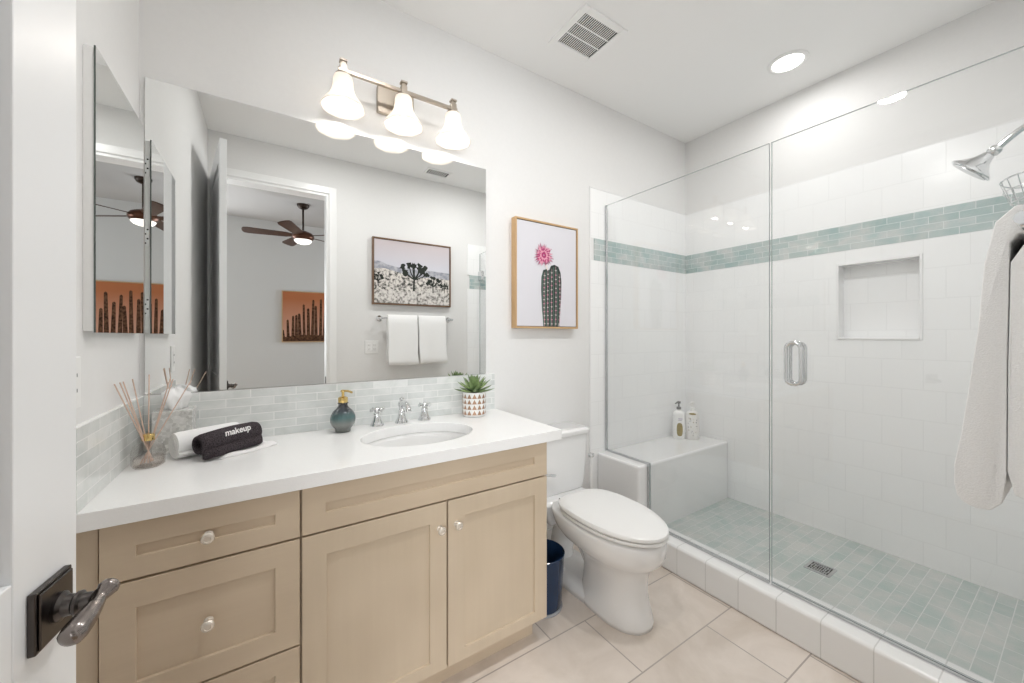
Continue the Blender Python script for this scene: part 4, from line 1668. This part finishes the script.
# embroidered word wrapped on the roll
fc = bpy.data.curves.new('makeup_text', 'FONT')
fc.body = 'makeup'
fc.size = .029
fc.align_x = 'CENTER'
fc.align_y = 'CENTER'
fc.shear = .25
fc.offset = .0006
fc.resolution_u = 4
fo = bpy.data.objects.new('makeup_text', fc)
COL.objects.link(fo)
bpy.context.view_layer.update()
dg = bpy.context.evaluated_depsgraph_get()
tm = bpy.data.meshes.new_from_object(fo.evaluated_get(dg))
bpy.data.objects.remove(fo)
bm = nb()
bm.from_mesh(tm)
bmesh.ops.subdivide_edges(bm, edges=bm.edges, cuts=1)
mid = c0.lerp(c1, .56) + Vector((0, 0, .004))
for v in bm.verts:
    x, y = v.co.x, v.co.y
    a = R(36) + y / rd
    v.co = mid + d * (x * .86) + side * (math.cos(a) * (rd * 1.12 + .0009)) + Vector((0, 0, math.sin(a) * (rd * .985 + .0009)))
base = wloc(g)
for v in bm.verts:
    v.co -= base
me = bpy.data.meshes.new('embroidered_word')
bm.to_mesh(me)
bm.free()
me.materials.append(LINEN)
o = bpy.data.objects.new('embroidered_word', me)
o.parent = g
COL.objects.link(o)
so = o.modifiers.new('thick', 'SOLIDIFY')
so.thickness = .0008

# ------------------------------------------------------------ bedroom beyond the doorway
YB0, YB1, XB0, XB1 = -2.78, YF - TK, -1.9, 3.3
BEDFL = wood('bedroom_oak_floor', (.30, .22, .15), (.38, .28, .20), False)
sbox('floor_bedroom', (XB0 - .1, XB1 + .1, YB0 - .1, YF - TK, -.06, -.0005), BEDFL)
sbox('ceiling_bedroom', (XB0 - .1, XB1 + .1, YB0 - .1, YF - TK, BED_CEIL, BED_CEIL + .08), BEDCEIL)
bm = nb()
box(bm, XB0 - .1, -1.8, YB0 - .1, YB0, -.06, BED_CEIL)
box(bm, -.6, XB1 + .1, YB0 - .1, YB0, -.06, BED_CEIL)
box(bm, -1.8, -.6, YB0 - .1, YB0, -.06, .8)
box(bm, -1.8, -.6, YB0 - .1, YB0, 2.2, BED_CEIL)
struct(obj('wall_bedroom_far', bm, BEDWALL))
bm = nb()
for a in (-1.8, -1.215, -.63):
    box(bm, a, a + .03, YB0 - .07, YB0 - .02, .8, 2.2)
box(bm, -1.77, -.63, YB0 - .07, YB0 - .02, .8, .84)
box(bm, -1.77, -.63, YB0 - .07, YB0 - .02, 2.16, 2.2)
struct(obj('added_window_2', bm, TRIM))  # unseen window, added as a source for the room's even brightness
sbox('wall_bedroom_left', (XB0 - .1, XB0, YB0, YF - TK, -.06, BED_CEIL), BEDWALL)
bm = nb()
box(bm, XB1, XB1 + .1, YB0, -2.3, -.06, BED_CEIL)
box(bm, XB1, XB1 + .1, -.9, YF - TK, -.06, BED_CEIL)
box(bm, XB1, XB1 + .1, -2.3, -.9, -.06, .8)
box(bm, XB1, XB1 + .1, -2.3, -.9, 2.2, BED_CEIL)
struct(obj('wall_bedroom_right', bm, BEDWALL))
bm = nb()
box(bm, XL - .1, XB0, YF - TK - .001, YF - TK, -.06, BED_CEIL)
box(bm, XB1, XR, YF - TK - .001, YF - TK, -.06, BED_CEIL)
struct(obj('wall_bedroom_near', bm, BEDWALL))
bm = nb()
for a in (-2.3, -1.62, -.93):
    box(bm, XB1 + .02, XB1 + .07, a, a + .03, .8, 2.2)
box(bm, XB1 + .02, XB1 + .07, -2.27, -.93, .8, .84)
box(bm, XB1 + .02, XB1 + .07, -2.27, -.93, 2.16, 2.2)
struct(obj('added_window_1', bm, TRIM))  # unseen side window, likewise added to let light in

# orange picture
OX0, OX1, OZ0, OZ1 = .182, 1.30, 1.155, 1.885
g = thing('sunset_cactus_picture', 'orange sunset canvas of dark column cacti on the bedroom wall, seen in the mirror', 'picture', (.74, YB0, OZ0))
bm = nb()
frame4(bm, YB0 + .0005, YB0 + .035, OX0, OX1, OZ0, OZ1, .010)
obj('frame', bm, OAK, g)
ORG = mat('print_orange_sky', (.5, .2, .1), .8, spec=.1)
_v = coords(ORG)
_sp = N(ORG, 'ShaderNodeSeparateXYZ')
L(ORG, _v, _sp.inputs[0])
_rp = N(ORG, 'ShaderNodeValToRGB')
_rp.color_ramp.elements[0].position = .15
_rp.color_ramp.elements[0].color = (.58, .33, .24, 1)
_rp.color_ramp.elements[1].position = .62
_rp.color_ramp.elements[1].color = (.42, .155, .07, 1)
L(ORG, _sp.outputs[2], _rp.inputs[0])
L(ORG, _rp.outputs[0], P(ORG).inputs['Base Color'])
CD1 = mat('print_cactus_umber', (.06, .03, .018), .8, spec=.1)
_c, _f = noise_col(CD1, (.03, .015, .01), (.16, .08, .045), 40, 4)
L(CD1, _c, P(CD1).inputs['Base Color'])
shapes = [([(0, 0), (1, 0), (1, .10), (.7, .14), (.5, .12), (.2, .13), (0, .08)], 1)]
rg = random.Random(8)
hts = [.22, .42, .50, .52, .55, .74, .66, .84, .72, .86, .60, .78, .66, .82, .55, .70, .60, .74, .50, .58, .64, .48]
for k, h_ in enumerate(hts):
    x = .012 + k * .047 + rg.uniform(-.006, .006)
    w_ = .016 + .004 * rg.random()
    bend = rg.uniform(-.015, .015)
    pts = [(x, 0), (x + bend * .5, h_ * .5), (x + bend, h_)]
    rb_ = ribbon(pts, w_ * 1.15, w_ * .75)
    h2 = len(rb_) // 2
    cap_ = [(x + bend, h_ + .022)]
    shapes.append((rb_[:h2] + cap_ + rb_[h2:], 1))
bm = canvas(nb(), (OX0 + .012, YB0 + .0305, OZ0 + .012), (1, 0, 0), (0, 0, 1), OX1 - OX0 - .024, OZ1 - OZ0 - .024, shapes, (0, 1, 0))
fobj('canvas_print', bm, [ORG, CD1], g)

# ceiling fan
fx_, fy_ = .377, -1.785
g = thing('ceiling_fan', 'dark bronze five-blade ceiling fan with a lit bowl in the bedroom, seen in the mirror', 'ceiling fan', (fx_, fy_, BED_CEIL))
bm = nb()
lathe(bm, [(.068, -.0005), (.066, -.02), (.05, -.045), (.02, -.058)], (fx_, fy_, BED_CEIL), seg=32)
obj('canopy', bm, BRONZE, g, smooth=True)
bm = nb()
tube(bm, [(fx_, fy_, BED_CEIL - .05), (fx_, fy_, 2.52)], .011, 12)
obj('downrod', bm, BRONZE, g, smooth=True)
FZ = 2.455
bm = nb()
lathe(bm, [(.030, .075), (.055, .066), (.100, .045), (.122, .015), (.122, -.012), (.105, -.035), (.095, -.040)], (fx_, fy_, FZ), seg=40)
obj('motor_housing', bm, mat('fan_motor_bronze', (.09, .035, .018), .3, .6), g, smooth=True)
bm = nb()
lathe(bm, [(.098, -.041), (.094, -.055), (.075, -.075), (.040, -.088), (.004, -.092)], (fx_, fy_, FZ), seg=36)
obj('light_bowl', bm, FANLAMP, g, smooth=True)
for k in range(5):
    a = R(184 + 72 * k)
    c_, s_ = math.cos(a), math.sin(a)
    bm = nb()
    pts = [(.10, -.030), (.18, -.055), (.56, -.070), (.60, -.060), (.615, -.03), (.618, 0), (.615, .03), (.60, .060), (.56, .070), (.18, .055), (.10, .030)]
    prism(bm, pts, -.004, .004, 'z')
    M = Matrix.Translation((fx_, fy_, FZ + .012)) @ Matrix.Rotation(a, 4, 'Z') @ Matrix.Rotation(R(-14), 4, 'X')
    bmesh.ops.transform(bm, matrix=M, verts=bm.verts)
    obj('fan_blade', bm, BLADE, g)
